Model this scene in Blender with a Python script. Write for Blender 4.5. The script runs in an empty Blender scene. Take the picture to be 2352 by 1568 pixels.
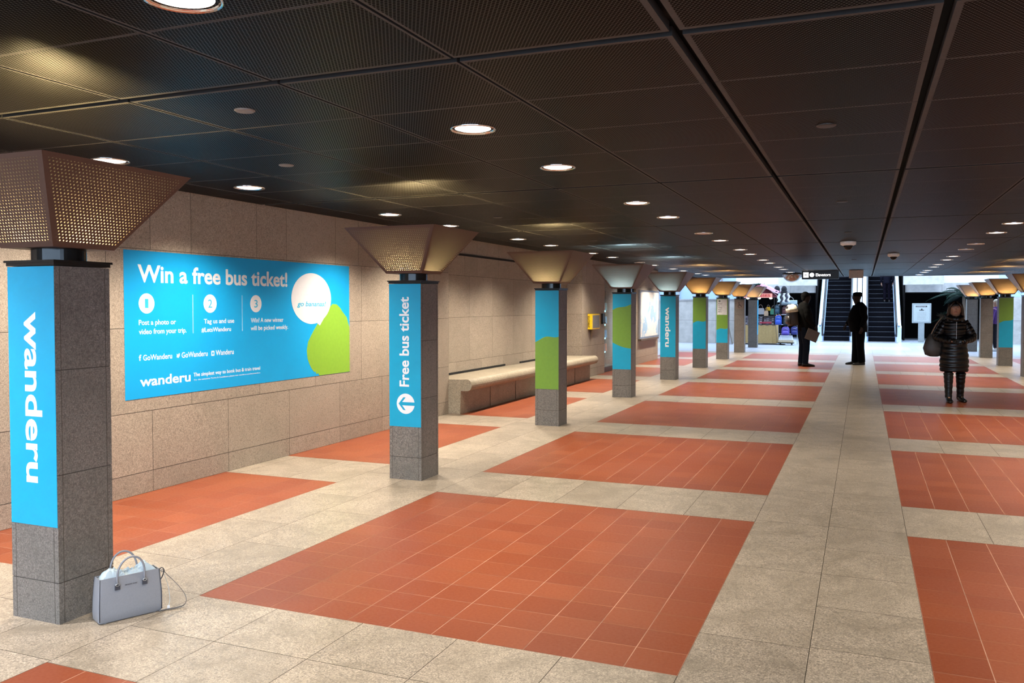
import bpy, bmesh, math, random
from mathutils import Vector, Matrix, Euler
random.seed(7)
C = bpy.context.scene.collection
scene = bpy.context.scene
PI = math.pi

# ------------------------------------------------------------------ camera, world, exposure
cam_d = bpy.data.cameras.new('camera')
cam = bpy.data.objects.new('camera', cam_d); C.objects.link(cam)
cam.location = (0, 0, 1.58)
cam.rotation_euler = (PI/2 - 0.0292358, 0, 0.392932)
cam_d.sensor_width = 36; cam_d.lens = 1946.84*36/2352
cam_d.shift_y = -0.011174; cam_d.clip_end = 200; cam_d.clip_start = .05
scene.camera = cam
scene.view_settings.view_transform = 'Standard'
scene.view_settings.look = 'None'
scene.view_settings.exposure = 0.0
scene.view_settings.gamma = 1
scene.view_settings.use_curve_mapping = False

world = bpy.data.worlds.new('sky'); scene.world = world; world.use_nodes = True
bg = world.node_tree.nodes['Background']
bg.inputs[0].default_value = (.60, .77, 1.0, 1); bg.inputs[1].default_value = 6.8   # overcast daylight over the glazed atrium

WARM = (1.0, .90, .76)          # downlight colour
P_DOWN = 102.0
P_WALL = 235.0
E_DISC = 3.5
E_GLOBE = 820.0

# ------------------------------------------------------------------ layout numbers (metres)
T = 3.717                       # column and paving pitch along the concourse
YC0 = 3.14                      # first column centre
XCL, XCR = -3.82, 3.43          # column rows
ZC = 2.5686                     # ceiling underside
XW = -5.57                      # left wall face
YEND = 31.2                     # where the low ceiling stops

# ------------------------------------------------------------------ materials
def new_mat(name):
    m = bpy.data.materials.new(name); m.use_nodes = True
    nt = m.node_tree; b = nt.nodes['Principled BSDF']
    return m, nt, b
def N(nt, typ, **kw):
    n = nt.nodes.new(typ)
    for k, v in kw.items(): setattr(n, k, v)
    return n
def mix(nt, fac, a, b, mode='MIX'):
    n = N(nt, 'ShaderNodeMix', data_type='RGBA', blend_type=mode)
    for sock, v in ((n.inputs[0], fac), (n.inputs[6], a), (n.inputs[7], b)):
        if hasattr(v, 'is_output'): nt.links.new(v, sock)
        elif isinstance(v, (tuple, list)): sock.default_value = tuple(v) + ((1,) if len(v) == 3 else ())
        else: sock.default_value = v
    return n.outputs[2]
def math_(nt, op, a, b=None, c=None):
    n = N(nt, 'ShaderNodeMath', operation=op)
    for i, v in enumerate((a, b, c)):
        if v is None: continue
        if hasattr(v, 'is_output'): nt.links.new(v, n.inputs[i])
        else: n.inputs[i].default_value = v
    return n.outputs[0]
def ramp(nt, fac, stops):
    n = N(nt, 'ShaderNodeValToRGB'); nt.links.new(fac, n.inputs[0])
    e = n.color_ramp.elements
    while len(e) < len(stops): e.new(.5)
    for i, (p, c) in enumerate(stops):
        e[i].position = p; e[i].color = tuple(c) + ((1,) if len(c) == 3 else ())
    return n.outputs[0]
def noise(nt, vec, scale, detail=3, rough=.55, dist=0):
    n = N(nt, 'ShaderNodeTexNoise'); n.inputs['Scale'].default_value = scale
    n.inputs['Detail'].default_value = detail; n.inputs['Roughness'].default_value = rough
    n.inputs['Distortion'].default_value = dist
    if vec is not None: nt.links.new(vec, n.inputs['Vector'])
    return n.outputs[0]
def plain(name, col, rough=.6, metal=0, var=.12, scale=25, emit=None, es=0, spec=None):
    m, nt, b = new_mat(name)
    tc = N(nt, 'ShaderNodeTexCoord').outputs['Object']
    f = noise(nt, tc, scale, 3)
    d = tuple(c*(1-var) for c in col); l = tuple(min(1, c*(1+var)) for c in col)
    nt.links.new(ramp(nt, f, [(.3, d), (.7, l)]), b.inputs['Base Color'])
    b.inputs['Roughness'].default_value = rough; b.inputs['Metallic'].default_value = metal
    if spec is not None: b.inputs['Specular IOR Level'].default_value = spec
    if emit:
        b.inputs['Emission Color'].default_value = tuple(emit) + (1,); b.inputs['Emission Strength'].default_value = es
    return m
def granite(name, base, rough=.45, island=.16, speck=1.0, stain=.35, sc=1.0, tint=(.55, .60, .58)):
    m, nt, b = new_mat(name)
    geo = N(nt, 'ShaderNodeNewGeometry')
    pos = geo.outputs['Position']; rnd = geo.outputs['Random Per Island']
    # every slab samples its own patch of stone
    off = N(nt, 'ShaderNodeVectorMath', operation='ADD'); nt.links.new(pos, off.inputs[0])
    cmb = N(nt, 'ShaderNodeCombineXYZ')
    for i, k in enumerate((37.0, 91.0, 53.0)): nt.links.new(math_(nt, 'MULTIPLY', rnd, k), cmb.inputs[i])
    nt.links.new(cmb.outputs[0], off.inputs[1]); v = off.outputs[0]
    fine = noise(nt, v, 130*sc, 3, .75)
    big = noise(nt, v, 2.2, 5, .6, 1.5)
    dk = tuple(c*(1-.55*speck) for c in base); lt = tuple(min(.95, c*(1+.55*speck)) for c in base)
    c1 = ramp(nt, fine, [(.36, dk), (.47, tuple(c*.90 for c in base)), (.55, base), (.64, lt)])
    coarse = noise(nt, v, 48*sc, 4, .65)
    c1 = mix(nt, math_(nt, 'MULTIPLY', ramp(nt, coarse, [(.54, (0, 0, 0)), (.62, (1, 1, 1))]), .62*speck), c1, tuple(c*.45 for c in base))
    c2 = mix(nt, math_(nt, 'MULTIPLY', ramp(nt, big, [(.42, (0, 0, 0)), (.75, (1, 1, 1))]), stain), c1, tuple(c*t for c, t in zip(base, tint)))
    vn = noise(nt, v, 1.3, 6, .7, 3.0)
    vein = math_(nt, 'SUBTRACT', 1.0, math_(nt, 'MINIMUM', math_(nt, 'MULTIPLY', math_(nt, 'ABSOLUTE', math_(nt, 'SUBTRACT', vn, .5)), 60.0), 1.0))
    c3 = mix(nt, math_(nt, 'MULTIPLY', vein, .5*stain), c2, tuple(c*.4 for c in base))
    tone = math_(nt, 'ADD', 1.0-island*.6, math_(nt, 'MULTIPLY', rnd, island*1.2))
    tn = N(nt, 'ShaderNodeVectorMath', operation='SCALE'); nt.links.new(c3, tn.inputs[0]); nt.links.new(tone, tn.inputs[3])
    nt.links.new(tn.outputs[0], b.inputs['Base Color'])
    b.inputs['Roughness'].default_value = rough
    bp = N(nt, 'ShaderNodeBump'); bp.inputs['Strength'].default_value = .15; bp.inputs['Distance'].default_value = .002
    nt.links.new(fine, bp.inputs['Height']); nt.links.new(bp.outputs[0], b.inputs['Normal'])
    return m
def perf_mask(nt, pitch, r):
    """1 inside a hole of a staggered perforation pattern laid out in UV metres"""
    uv = N(nt, 'ShaderNodeTexCoord').outputs['UV']
    sp = N(nt, 'ShaderNodeSeparateXYZ'); nt.links.new(uv, sp.inputs[0])
    ph = pitch*.866
    vy = math_(nt, 'DIVIDE', sp.outputs[1], ph)
    row = math_(nt, 'MODULO', math_(nt, 'FLOOR', vy), 2.0)
    ux = math_(nt, 'ADD', math_(nt, 'DIVIDE', sp.outputs[0], pitch), math_(nt, 'MULTIPLY', row, .5))
    du = math_(nt, 'MULTIPLY', math_(nt, 'SUBTRACT', math_(nt, 'FRACT', ux), .5), pitch)
    dv = math_(nt, 'MULTIPLY', math_(nt, 'SUBTRACT', math_(nt, 'FRACT', vy), .5), ph)
    d = math_(nt, 'SQRT', math_(nt, 'ADD', math_(nt, 'MULTIPLY', du, du), math_(nt, 'MULTIPLY', dv, dv)))
    return math_(nt, 'LESS_THAN', d, r)

M = {}
M['floor_stone'] = granite('floor granite', (.365, .298, .226), rough=.38, island=.14, stain=.8, tint=(.53, .52, .49))
M['wall_stone'] = granite('wall granite', (.36, .29, .225), rough=.6, island=.13, stain=.30, speck=.8)
M['col_stone'] = granite('column granite', (.165, .147, .130), rough=.55, island=.0, stain=.5, speck=1.0)
M['bench_stone'] = granite('bench granite', (.34, .28, .20), rough=.6, island=.0, stain=.5)
M['concrete'] = plain('pale concrete', (.46, .44, .41), .8, var=.15, scale=4)
M['grout'] = plain('grout', (.07, .058, .045), .9)
M['tile_grout'] = plain('tile grout', (.38, .195, .125), .9, var=.35, scale=3)
M['terrazzo'] = granite('pale blue grey terrazzo', (.50, .54, .62), rough=.28, island=.08, stain=.2, speck=.5)
def tile_mat():
    m, nt, b = new_mat('red quarry tile')
    geo = N(nt, 'ShaderNodeNewGeometry'); rnd = geo.outputs['Random Per Island']
    f = noise(nt, geo.outputs['Position'], 60, 4, .6); g = noise(nt, geo.outputs['Position'], 1.1, 4, .6)
    c = ramp(nt, rnd, [(0, (.205, .046, .015)), (.5, (.230, .056, .019)), (1, (.262, .069, .025))])
    c = mix(nt, math_(nt, 'MULTIPLY', f, .35), c, (.20, .043, .018))
    c = mix(nt, ramp(nt, g, [(.4, (0, 0, 0)), (.8, (.5, .5, .5))]), c, (.22, .060, .034))
    nt.links.new(c, b.inputs['Base Color'])
    nt.links.new(ramp(nt, f, [(.3, (.36, .36, .36)), (.7, (.48, .48, .48))]), b.inputs['Roughness']); b.inputs['Specular IOR Level'].default_value = .28
    return m
M['tile'] = tile_mat()
def ceil_mat():
    m, nt, b = new_mat('perforated dark ceiling metal')
    mk = perf_mask(nt, .0155, .0056)
    c = mix(nt, mk, (.0075, .0072, .0068), (.003, .003, .003))
    nt.links.new(c, b.inputs['Base Color'])
    b.inputs['Roughness'].default_value = .42; b.inputs['Metallic'].default_value = .1
    nt.links.new(math_(nt, 'SUBTRACT', .13, math_(nt, 'MULTIPLY', mk, .13)), b.inputs['Specular IOR Level'])
    return m
M['ceil'] = ceil_mat()
M['ceil_plain'] = plain('plain ceiling metal edge', (.044, .041, .038), .6, .0, spec=.25)
M['black'] = plain('black metal', (.012, .012, .012), .35, .4)
M['void'] = plain('dark plenum', (.006, .006, .006), .9)
def shade_mat():
    m, nt, b = new_mat('perforated bronze shade')
    mk = perf_mask(nt, .0195, .0045)
    geo = N(nt, 'ShaderNodeNewGeometry')
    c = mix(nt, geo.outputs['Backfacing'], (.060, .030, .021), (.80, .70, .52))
    nt.links.new(c, b.inputs['Base Color']); b.inputs['Roughness'].default_value = .5
    nt.links.new(math_(nt, 'SUBTRACT', 1.0, mk), b.inputs['Alpha'])
    return m
M['shade'] = shade_mat()
def shade_plain():
    m, nt, b = new_mat('bronze shade edge')
    geo = N(nt, 'ShaderNodeNewGeometry')
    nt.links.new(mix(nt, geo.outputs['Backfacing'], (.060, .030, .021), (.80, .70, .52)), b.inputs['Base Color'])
    b.inputs['Roughness'].default_value = .5
    return m
M['shade_edge'] = shade_plain()
M['neck'] = plain('dark glossy neck', (.015, .017, .018), .12, .6)
M['blue'] = plain('blue vinyl', (.0, .30, .50), .35, var=.04, scale=6)
M['banner_blue'] = plain('cyan vinyl', (.005, .34, .70), .35, var=.03, scale=2)
M['green'] = plain('green vinyl', (.22, .42, .035), .4, var=.04)
M['green_shaded'] = plain('shaded green vinyl', (.135, .270, .030), .4, var=.04)  # banner green darkened for the columns, which miss the wall light
M['white'] = plain('white vinyl', (.70, .70, .72), .4, var=.02)
M['ink'] = plain('teal ink', (.03, .40, .62), .4, var=.02)
M['faint'] = plain('faint grey ink', (.76, .78, .80), .4, var=.02)
M['inkblack'] = plain('black ink', (.01, .01, .01), .4)
M['chrome'] = plain('chrome', (.75, .75, .75), .12, 1, var=.02)
M['disc'] = plain('lit diffuser', (1, 1, 1), .4, emit=(1, .93, .82), es=E_DISC)
M['disc_dim'] = plain('unlit diffuser', (.30, .27, .23), .3, emit=(1, .85, .7), es=.12)
M['plate'] = plain('grey cover plate', (.17, .15, .13), .5)
M['plate_dark'] = plain('dark cover plate', (.03, .026, .024), .5)
M['bag'] = plain('grey blue leather', (.215, .22, .24), .42, var=.05, scale=200)
M['bag_dark'] = plain('dark piping', (.035, .038, .05), .5)
M['paper'] = plain('pale tissue paper', (.42, .50, .54), .8, var=.15, scale=8)
M['steel'] = plain('brushed steel', (.55, .56, .58), .28, .9)
M['yellow'] = plain('yellow enamel', (.85, .55, .01), .35)
M['grey'] = plain('grey paint', (.20, .19, .18), .5)

# ------------------------------------------------------------------ mesh helpers
class MB:
    def __init__(s): s.v = []; s.f = []; s.m = []; s.uv = {}
    def quad(s, pts, mi=0, uv=None):
        n = len(s.v); s.v += [tuple(p) for p in pts]; s.f.append(tuple(range(n, n+len(pts)))); s.m.append(mi)
        if uv: s.uv[len(s.f)-1] = uv
    def box(s, lo, hi, mi=0, mat=None):
        x0, y0, z0 = lo; x1, y1, z1 = hi
        n = len(s.v)
        P = [(x0,y0,z0),(x1,y0,z0),(x1,y1,z0),(x0,y1,z0),(x0,y0,z1),(x1,y0,z1),(x1,y1,z1),(x0,y1,z1)]
        if mat is not None: P = [tuple(mat @ Vector(p)) for p in P]
        s.v += P
        for f in ((0,3,2,1),(4,5,6,7),(0,1,5,4),(1,2,6,5),(2,3,7,6),(3,0,4,7)):
            s.f.append(tuple(n+i for i in f)); s.m.append(mi)
    def rings(s, rings, mi=0, cap0=True, cap1=True):
        k = len(rings[0]); n = len(s.v)
        for r in rings: s.v += [tuple(p) for p in r]
        for a in range(len(rings)-1):
            for i in range(k):
                j = (i+1) % k
                s.f.append((n+a*k+i, n+a*k+j, n+(a+1)*k+j, n+(a+1)*k+i)); s.m.append(mi)
        if cap0: s.f.append(tuple(n+i for i in reversed(range(k)))); s.m.append(mi)
        if cap1: s.f.append(tuple(n+(len(rings)-1)*k+i for i in range(k))); s.m.append(mi)
    def cyl(s, c, r0, r1, z0, z1, k=32, mi=0, caps=True):
        R = [[(c[0]+r*math.cos(2*PI*i/k), c[1]+r*math.sin(2*PI*i/k), z) for i in range(k)] for r, z in ((r0, z0), (r1, z1))]
        s.rings(R, mi, caps, caps)
    def lathe(s, c, prof, k=32, mi=0):
        R = [[(c[0]+r*math.cos(2*PI*i/k), c[1]+r*math.sin(2*PI*i/k), c[2]+z) for i in range(k)] for r, z in prof]
        s.rings(R, mi, True, True)
    def tube(s, pts, rad, k=10, mi=0, squash=1.0):
        pts = [Vector(p) for p in pts]; R = []
        up = Vector((0, 0, 1)); prev = None
        for i, p in enumerate(pts):
            t = (pts[min(i+1, len(pts)-1)]-pts[max(i-1, 0)]).normalized()
            a = t.cross(up if abs(t.z) < .95 else Vector((0, 1, 0))).normalized() if prev is None else (prev-t*prev.dot(t)).normalized()
            prev = a; b = t.cross(a)
            r = rad[i] if isinstance(rad, (list, tuple)) else rad
            R.append([p+a*(r*math.cos(2*PI*j/k))+b*(r*squash*math.sin(2*PI*j/k)) for j in range(k)])
        s.rings(R, mi)
    def ell(s, c, r, k=16, h=10, mi=0, mat=None):
        R = []
        for a in range(h+1):
            th = PI*(a/h); th = min(max(th, .08), PI-.08)
            R.append([(r[0]*math.sin(th)*math.cos(2*PI*i/k), r[1]*math.sin(th)*math.sin(2*PI*i/k), -r[2]*math.cos(th)) for i in range(k)])
        R = [[tuple(Vector(c)+(mat @ Vector(q) if mat else Vector(q))) for q in rr] for rr in R]
        s.rings(R, mi)
    def build(s, name, mats, parent=None, smooth=False, bevel=0, recalc=False):
        me = bpy.data.meshes.new(name); me.from_pydata(s.v, [], s.f)
        if not isinstance(mats, (list, tuple)): mats = [mats]
        for m in mats: me.materials.append(m)
        me.polygons.foreach_set('material_index', s.m)
        if s.uv:
            ul = me.uv_layers.new(name='UVMap')
            for fi, uv in s.uv.items():
                for li, c in zip(me.polygons[fi].loop_indices, uv): ul.data[li].uv = c
        if recalc:
            bm = bmesh.new(); bm.from_mesh(me); bmesh.ops.recalc_face_normals(bm, faces=bm.faces); bm.to_mesh(me); bm.free()
        if smooth: me.polygons.foreach_set('use_smooth', [True]*len(me.polygons))
        me.update()
        o = bpy.data.objects.new(name, me); C.objects.link(o)
        if parent: o.parent = parent
        if bevel:
            b = o.modifiers.new('bevel', 'BEVEL'); b.width = bevel; b.segments = 2; b.limit_method = 'ANGLE'
        return o
def thing(name, label, cat, loc=(0, 0, 0), rz=0, group=None):
    o = bpy.data.objects.new(name, None); C.objects.link(o); o.empty_display_size = .1
    o.location = loc; o.rotation_euler = (0, 0, rz); tag(o, label, cat, group); return o
def tag(o, label, cat, group=None):
    o['label'] = label; o['category'] = cat
    if group: o['group'] = group
    return o
def struct(o): o['kind'] = 'structure'; return o
def copy_tree(o, parent=None):
    c = o.copy(); C.objects.link(c)
    if parent: c.parent = parent
    for ch in list(o.children): copy_tree(ch, c)
    return c
FW = {}
def text_fit(name, body, w, h, M4, mat, parent, bold=0.0, shear=0.0, depth=.0006, spacing=1.0):
    """lettering as a thin mesh whose bounding box is w x h, lower-left corner at the origin of M4"""
    cu = bpy.data.curves.new(name, 'FONT'); cu.body = body; cu.size = 1; cu.offset = bold; cu.shear = shear
    cu.extrude = 0; cu.resolution_u = 4; cu.space_character = spacing
    t = bpy.data.objects.new('tmp', cu); C.objects.link(t)
    dg = bpy.context.evaluated_depsgraph_get(); dg.update()
    me = bpy.data.meshes.new_from_object(t.evaluated_get(dg))
    bpy.data.objects.remove(t); bpy.data.curves.remove(cu)
    xs = [v.co.x for v in me.vertices]; ys = [v.co.y for v in me.vertices]
    x0, x1, y0, y1 = min(xs), max(xs), min(ys), max(ys)
    bm = bmesh.new(); bm.from_mesh(me)
    r = bmesh.ops.extrude_face_region(bm, geom=bm.faces[:])
    top = {g for g in r['geom'] if isinstance(g, bmesh.types.BMVert)}
    for v in bm.verts:
        v.co = Vector(((v.co.x-x0)/(x1-x0)*w, (v.co.y-y0)/(y1-y0)*h, depth if v in top else 0))
    bmesh.ops.recalc_face_normals(bm, faces=bm.faces)
    bm.to_mesh(me); bm.free(); me.transform(M4); me.materials.clear(); me.materials.append(mat)
    for p_ in me.polygons: p_.material_index = 0; p_.use_smooth = False
    me.name = name
    o = bpy.data.objects.new(name, me); C.objects.link(o)
    if parent: o.parent = parent
    return o
def frame(origin, right, up):
    r = Vector(right).normalized(); u = Vector(up).normalized(); n = r.cross(u); o = Vector(origin)
    return Matrix(((r.x, u.x, n.x, o.x), (r.y, u.y, n.y, o.y), (r.z, u.z, n.z, o.z), (0, 0, 0, 1)))
def plate(mb, M4, pts, d=.0006, mi=0):
    """thin flat shape (outline in the frame's x,y) with real thickness"""
    a = [M4 @ Vector((x, y, 0)) for x, y in pts]; b = [M4 @ Vector((x, y, d)) for x, y in pts]
    mb.rings([a, b], mi)
def circ(cx, cy, rx, ry, k=36, a0=0, a1=2*PI): return [(cx+rx*math.cos(a0+(a1-a0)*i/k), cy+ry*math.sin(a0+(a1-a0)*i/k)) for i in range(k)]

# ------------------------------------------------------------------ floor
def slabs(mb, xs, ys, z=0, g=.0016, mi=0):
    for i in range(len(xs)-1):
        for j in range(len(ys)-1):
            a, b, c, d = xs[i]+g, xs[i+1]-g, ys[j]+g, ys[j+1]-g
            mb.quad([(a, c, z), (b, c, z), (b, d, z), (a, d, z)], mi)
def lin(a, b, n): return [a+(b-a)*i/n for i in range(n+1)]
def seams(a, b, step, off=0):
    k = math.ceil((a-off)/step+1e-6); r = [a]
    while off+k*step < b-.02:
        if off+k*step > a+.02: r.append(off+k*step)
        k += 1
    return r+[b]
fl = MB()
Y0P, DP = 3.571, 2.785
XL, XR, XB, XBR = -3.325, -.716, .293, 2.905      # red panels between these
AL0 = -4.325; AR1 = 3.905                          # outer edges of the column aisles
Ymin, Ymax = -3.0, 46.0
ks = range(-2, 7)
Ytile_end = Y0P+6*T+DP+.9
# column aisles and centre strip
for (a, b) in ((AL0, XL), (XBR, AR1)):
    m = (a+b)/2
    slabs(fl, [a, m], seams(Ymin, Ytile_end, .9292, .35)); slabs(fl, [m, b], seams(Ymin, Ytile_end, .9292, .8))
slabs(fl, [XR, -.2115], seams(Ymin, Ytile_end, 1.163, .60)); slabs(fl, [-.2115, XB], seams(Ymin, Ytile_end, .58, .05))
tz = MB()
for k in ks:
    y0 = Y0P+T*k; y1 = y0+DP; yn = y0+T if k < 6 else y1+.9
    for (a, b, n) in ((XL, XR, 11), (XB, XBR, 11), (XW-.4, AL0, 7), (AR1, 5.25, 6)):
        for i in range(n):
            x0 = a+(b-a)*i/n; x1 = a+(b-a)*(i+1)/n; sh = 0
            slabs(fl, [x0, x1], lin(y0, y1, 12), 0, .0024, 1)
        fl.quad([(a, y0, -.0008), (b, y0, -.0008), (b, y1, -.0008), (a, y1, -.0008)], 3)
        if yn > y1:
            ys = [y1, yn] if k > -1 else [y1, (y1+yn)/2, yn]
            slabs(fl, lin(a, b, max(2, round((b-a)/.522))), ys)
# pale atrium paving and a painted patch of skylight, turquoise white, before the escalators
slabs(fl, seams(-14, 14, 1.0, .3), seams(Ytile_end, 32.5, .9), 0, .0016, 5); slabs(fl, seams(-14, 14, 1.0, .3), seams(35.2, Ymax, .9), 0, .0016, 5)
slabs(fl, seams(-14, -2.05, .9), [32.5, 33.4, 34.3, 35.2], 0, .0016, 5); slabs(fl, seams(1.6, 14, .9), [32.5, 33.4, 34.3, 35.2], 0, .0016, 5)
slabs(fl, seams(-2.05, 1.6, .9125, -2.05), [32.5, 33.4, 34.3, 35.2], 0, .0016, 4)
for a, b in ((-14, XW-.4), (5.25, 14)): slabs(fl, seams(a, b, 1.0), seams(24.6, Ytile_end, .9), 0, .0016, 5)
fl.quad([(-14, Ymin, -.0025), (14, Ymin, -.0025), (14, 52, -.0025), (-14, 52, -.0025)], 2)
fl.box((-14, Ymin, -.3), (14, 52, -.003), 2)
M['light_patch'] = granite('turquoise white inlay', (.55, .85, .88), rough=.3, island=.05, stain=.1, speck=.4)  # pale tint stands for skylight falling on the paving
struct(fl.build('floor', [M['floor_stone'], M['tile'], M['grout'], M['tile_grout'], M['light_patch'], M['terrazzo']]))

# ------------------------------------------------------------------ ceiling
ce = MB()
XCN, DX = -.1946, .8916
DY = T/5
xl = [XCN+DX*(i-.5) for i in range(-5, 7)]       # joint lines running along the concourse
xl = [-5.49]+xl+[5.18]
YH = 3.10
ce_rows = [YH+DY*j for j in range(-9, 39)]
bw = .019
for i in range(len(xl)-1):
    for j in range(len(ce_rows)-1):
        hl = .017 if i in (5, 6) or i-1 in (5, 6) else .0085
        gl = .019 if i in (6, 7) else .007
        gr = .019 if i+1 in (6, 7) else .007
        ga = .026 if (j-9) % 5 == 0 else .0015
        gb = .026 if (j+1-9) % 5 == 0 else .0015
        bx = bw if gl > .01 else .012
        x0, x1, y0, y1 = xl[i]+gl, xl[i+1]-gr, ce_rows[j]+ga, ce_rows[j+1]-gb
        if y0 > YEND or y0 < -1.65: continue
        b0, b1 = (.022 if ga > .01 else .009), (.022 if gb > .01 else .009)
        bl, br = (.024 if gl > .01 else .012), (.024 if gr > .01 else .012)
        X0, X1, Y0, Y1 = x0+bl, x1-br, y0+b0, y1-b1
        z = ZC
        ce.quad([(X0, Y0, z), (X0, Y1, z), (X1, Y1, z), (X1, Y0, z)], 0, [(X0, Y0), (X0, Y1), (X1, Y1), (X1, Y0)])
        for q in (((x0, y0), (x0, y1), (X0, Y1), (X0, Y0)), ((X1, Y0), (X1, Y1), (x1, y1), (x1, y0)),
                  ((x0, y1), (x1, y1), (X1, Y1), (X0, Y1)), ((X0, Y0), (X1, Y0), (x1, y0), (x0, y0))):
            ce.quad([(a, b, z) for a, b in q], 1, [(0, 0)]*4)
        zt = z+.035
        for (a, b), (c, d) in (((x0, y0), (x0, y1)), ((x0, y1), (x1, y1)), ((x1, y1), (x1, y0)), ((x1, y0), (x0, y0))):
            ce.quad([(a, b, z), (a, b, zt), (c, d, zt), (c, d, z)], 2, [(0, 0)]*4)
ce.box((-8, -1.6, ZC+.07), (8, YEND+.1, ZC+.4), 2)
ce.box((-8, YEND+.02, ZC-.01), (8, YEND+.12, ZC+.5), 1)
struct(ce.build('ceiling', [M['ceil'], M['ceil_plain'], M['void']]))

# ------------------------------------------------------------------ walls
def wall_panels(mb, fixed, axis, span, rows, seamf, sgn=1, g=.0022):
    """stone slabs on a wall plane. axis 'x': plane x=fixed running along y"""
    for r in range(len(rows)-1):
        ss = seamf(r)
        for i in range(len(ss)-1):
            a, b = ss[i]+g, ss[i+1]-g; c, d = rows[r]+g, rows[r+1]-g
            if axis == 'x': q = [(fixed, a, c), (fixed, b, c), (fixed, b, d), (fixed, a, d)]
            else: q = [(b, fixed, c), (a, fixed, c), (a, fixed, d), (b, fixed, d)]
            mb.quad(q, 0)
ROWS = [0, .18, .69, 1.39, 2.05, 2.75]
def sf(a, b):
    def f(r):
        if r == 4:
            out = [a]; y = 5.93-.47-.89*2-.47*2
            pts = []
            while y < b:
                for st in (.47, .89):
                    y += st; pts.append(y)
            return [a]+[q for q in pts if a+.1 < q < b-.1]+[b]
        return seams(a, b, .93, (5.46, 5.46, 5.92, 5.0, 0)[r])
    return f
wl = MB()
for (x, a, b) in ((XW, -1.6, 11.03), (XW-.33, 11.03, 17.35), (XW, 17.35, 19.06), (XW, 22.0, 24.62)):
    wall_panels(wl, x, 'x', None, ROWS, sf(a, b))
    wl.box((x-.4, a+.001, 0), (x-.004, b-.001, 2.75), 1)
# returns of the recess, the doorway and the wall end
for (yy, x0, x1) in ((17.35, XW-.33, XW), (22.0, XW-1.4, XW)):
    for r in range(5): wl.quad([(x0, yy-.002, ROWS[r]+.002), (x1, yy-.002, ROWS[r]+.002), (x1, yy-.002, ROWS[r+1]-.002), (x0, yy-.002, ROWS[r+1]-.002)], 0)
for (yy, x0, x1) in ((11.03, XW-.33, XW), (19.06, XW-1.4, XW), (24.62, XW-8, XW)):
    for r in range(5): wl.quad([(x1, yy+.002, ROWS[r]+.002), (x0, yy+.002, ROWS[r]+.002), (x0, yy+.002, ROWS[r+1]-.002), (x1, yy+.002, ROWS[r+1]-.002)], 0)
wl.box((XW-8, 24.2, 0), (XW-.2, 24.615, 2.9), 1)
wl.box((XW-1.5, 19.0, 0), (XW-1.35, 22.1, 2.9), 1)
# thin groove lines above the bench and near the recess top
wl.box((XW-.335, 11.1, 2.365), (XW-.322, 17.3, 2.40), 2)
wl.box((XW-.335, 11.05, .505), (XW-.318, 13.9, .535), 2); wl.box((XW-.335, 14.6, .505), (XW-.318, 17.2, .535), 2)
wl.box((XW-.4, 19.0, 2.3), (XW-.02, 22.05, 2.75), 0)
struct(wl.build('wall_left', [M['wall_stone'], M['grout'], M['void']]))
wr = MB()
wall_panels(wr, 0, 'x', None, ROWS, sf(-1.6, 24.6))
wr.v = [(5.25-x, y, z) for x, y, z in wr.v]; wr.f = [tuple(reversed(f)) for f in wr.f]
wr.box((5.254, -1.6, 0), (5.7, 24.6, 2.75), 1); wr.box((5.254, 24.2, 0), (14, 24.6, 2.9), 1)
struct(wr.build('wall_right', [M['wall_stone'], M['grout']]))
wb = MB(); wb.box((-6, -1.9, 2.46), (6, -1.6, 2.9), 0); wb.box((.3, -1.9, 0), (6, -1.6, 2.47), 0)   # unseen back end left open so cool sky light fills the column fronts; struct(wb.build('wall_back', [M['wall_stone']]))

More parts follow.
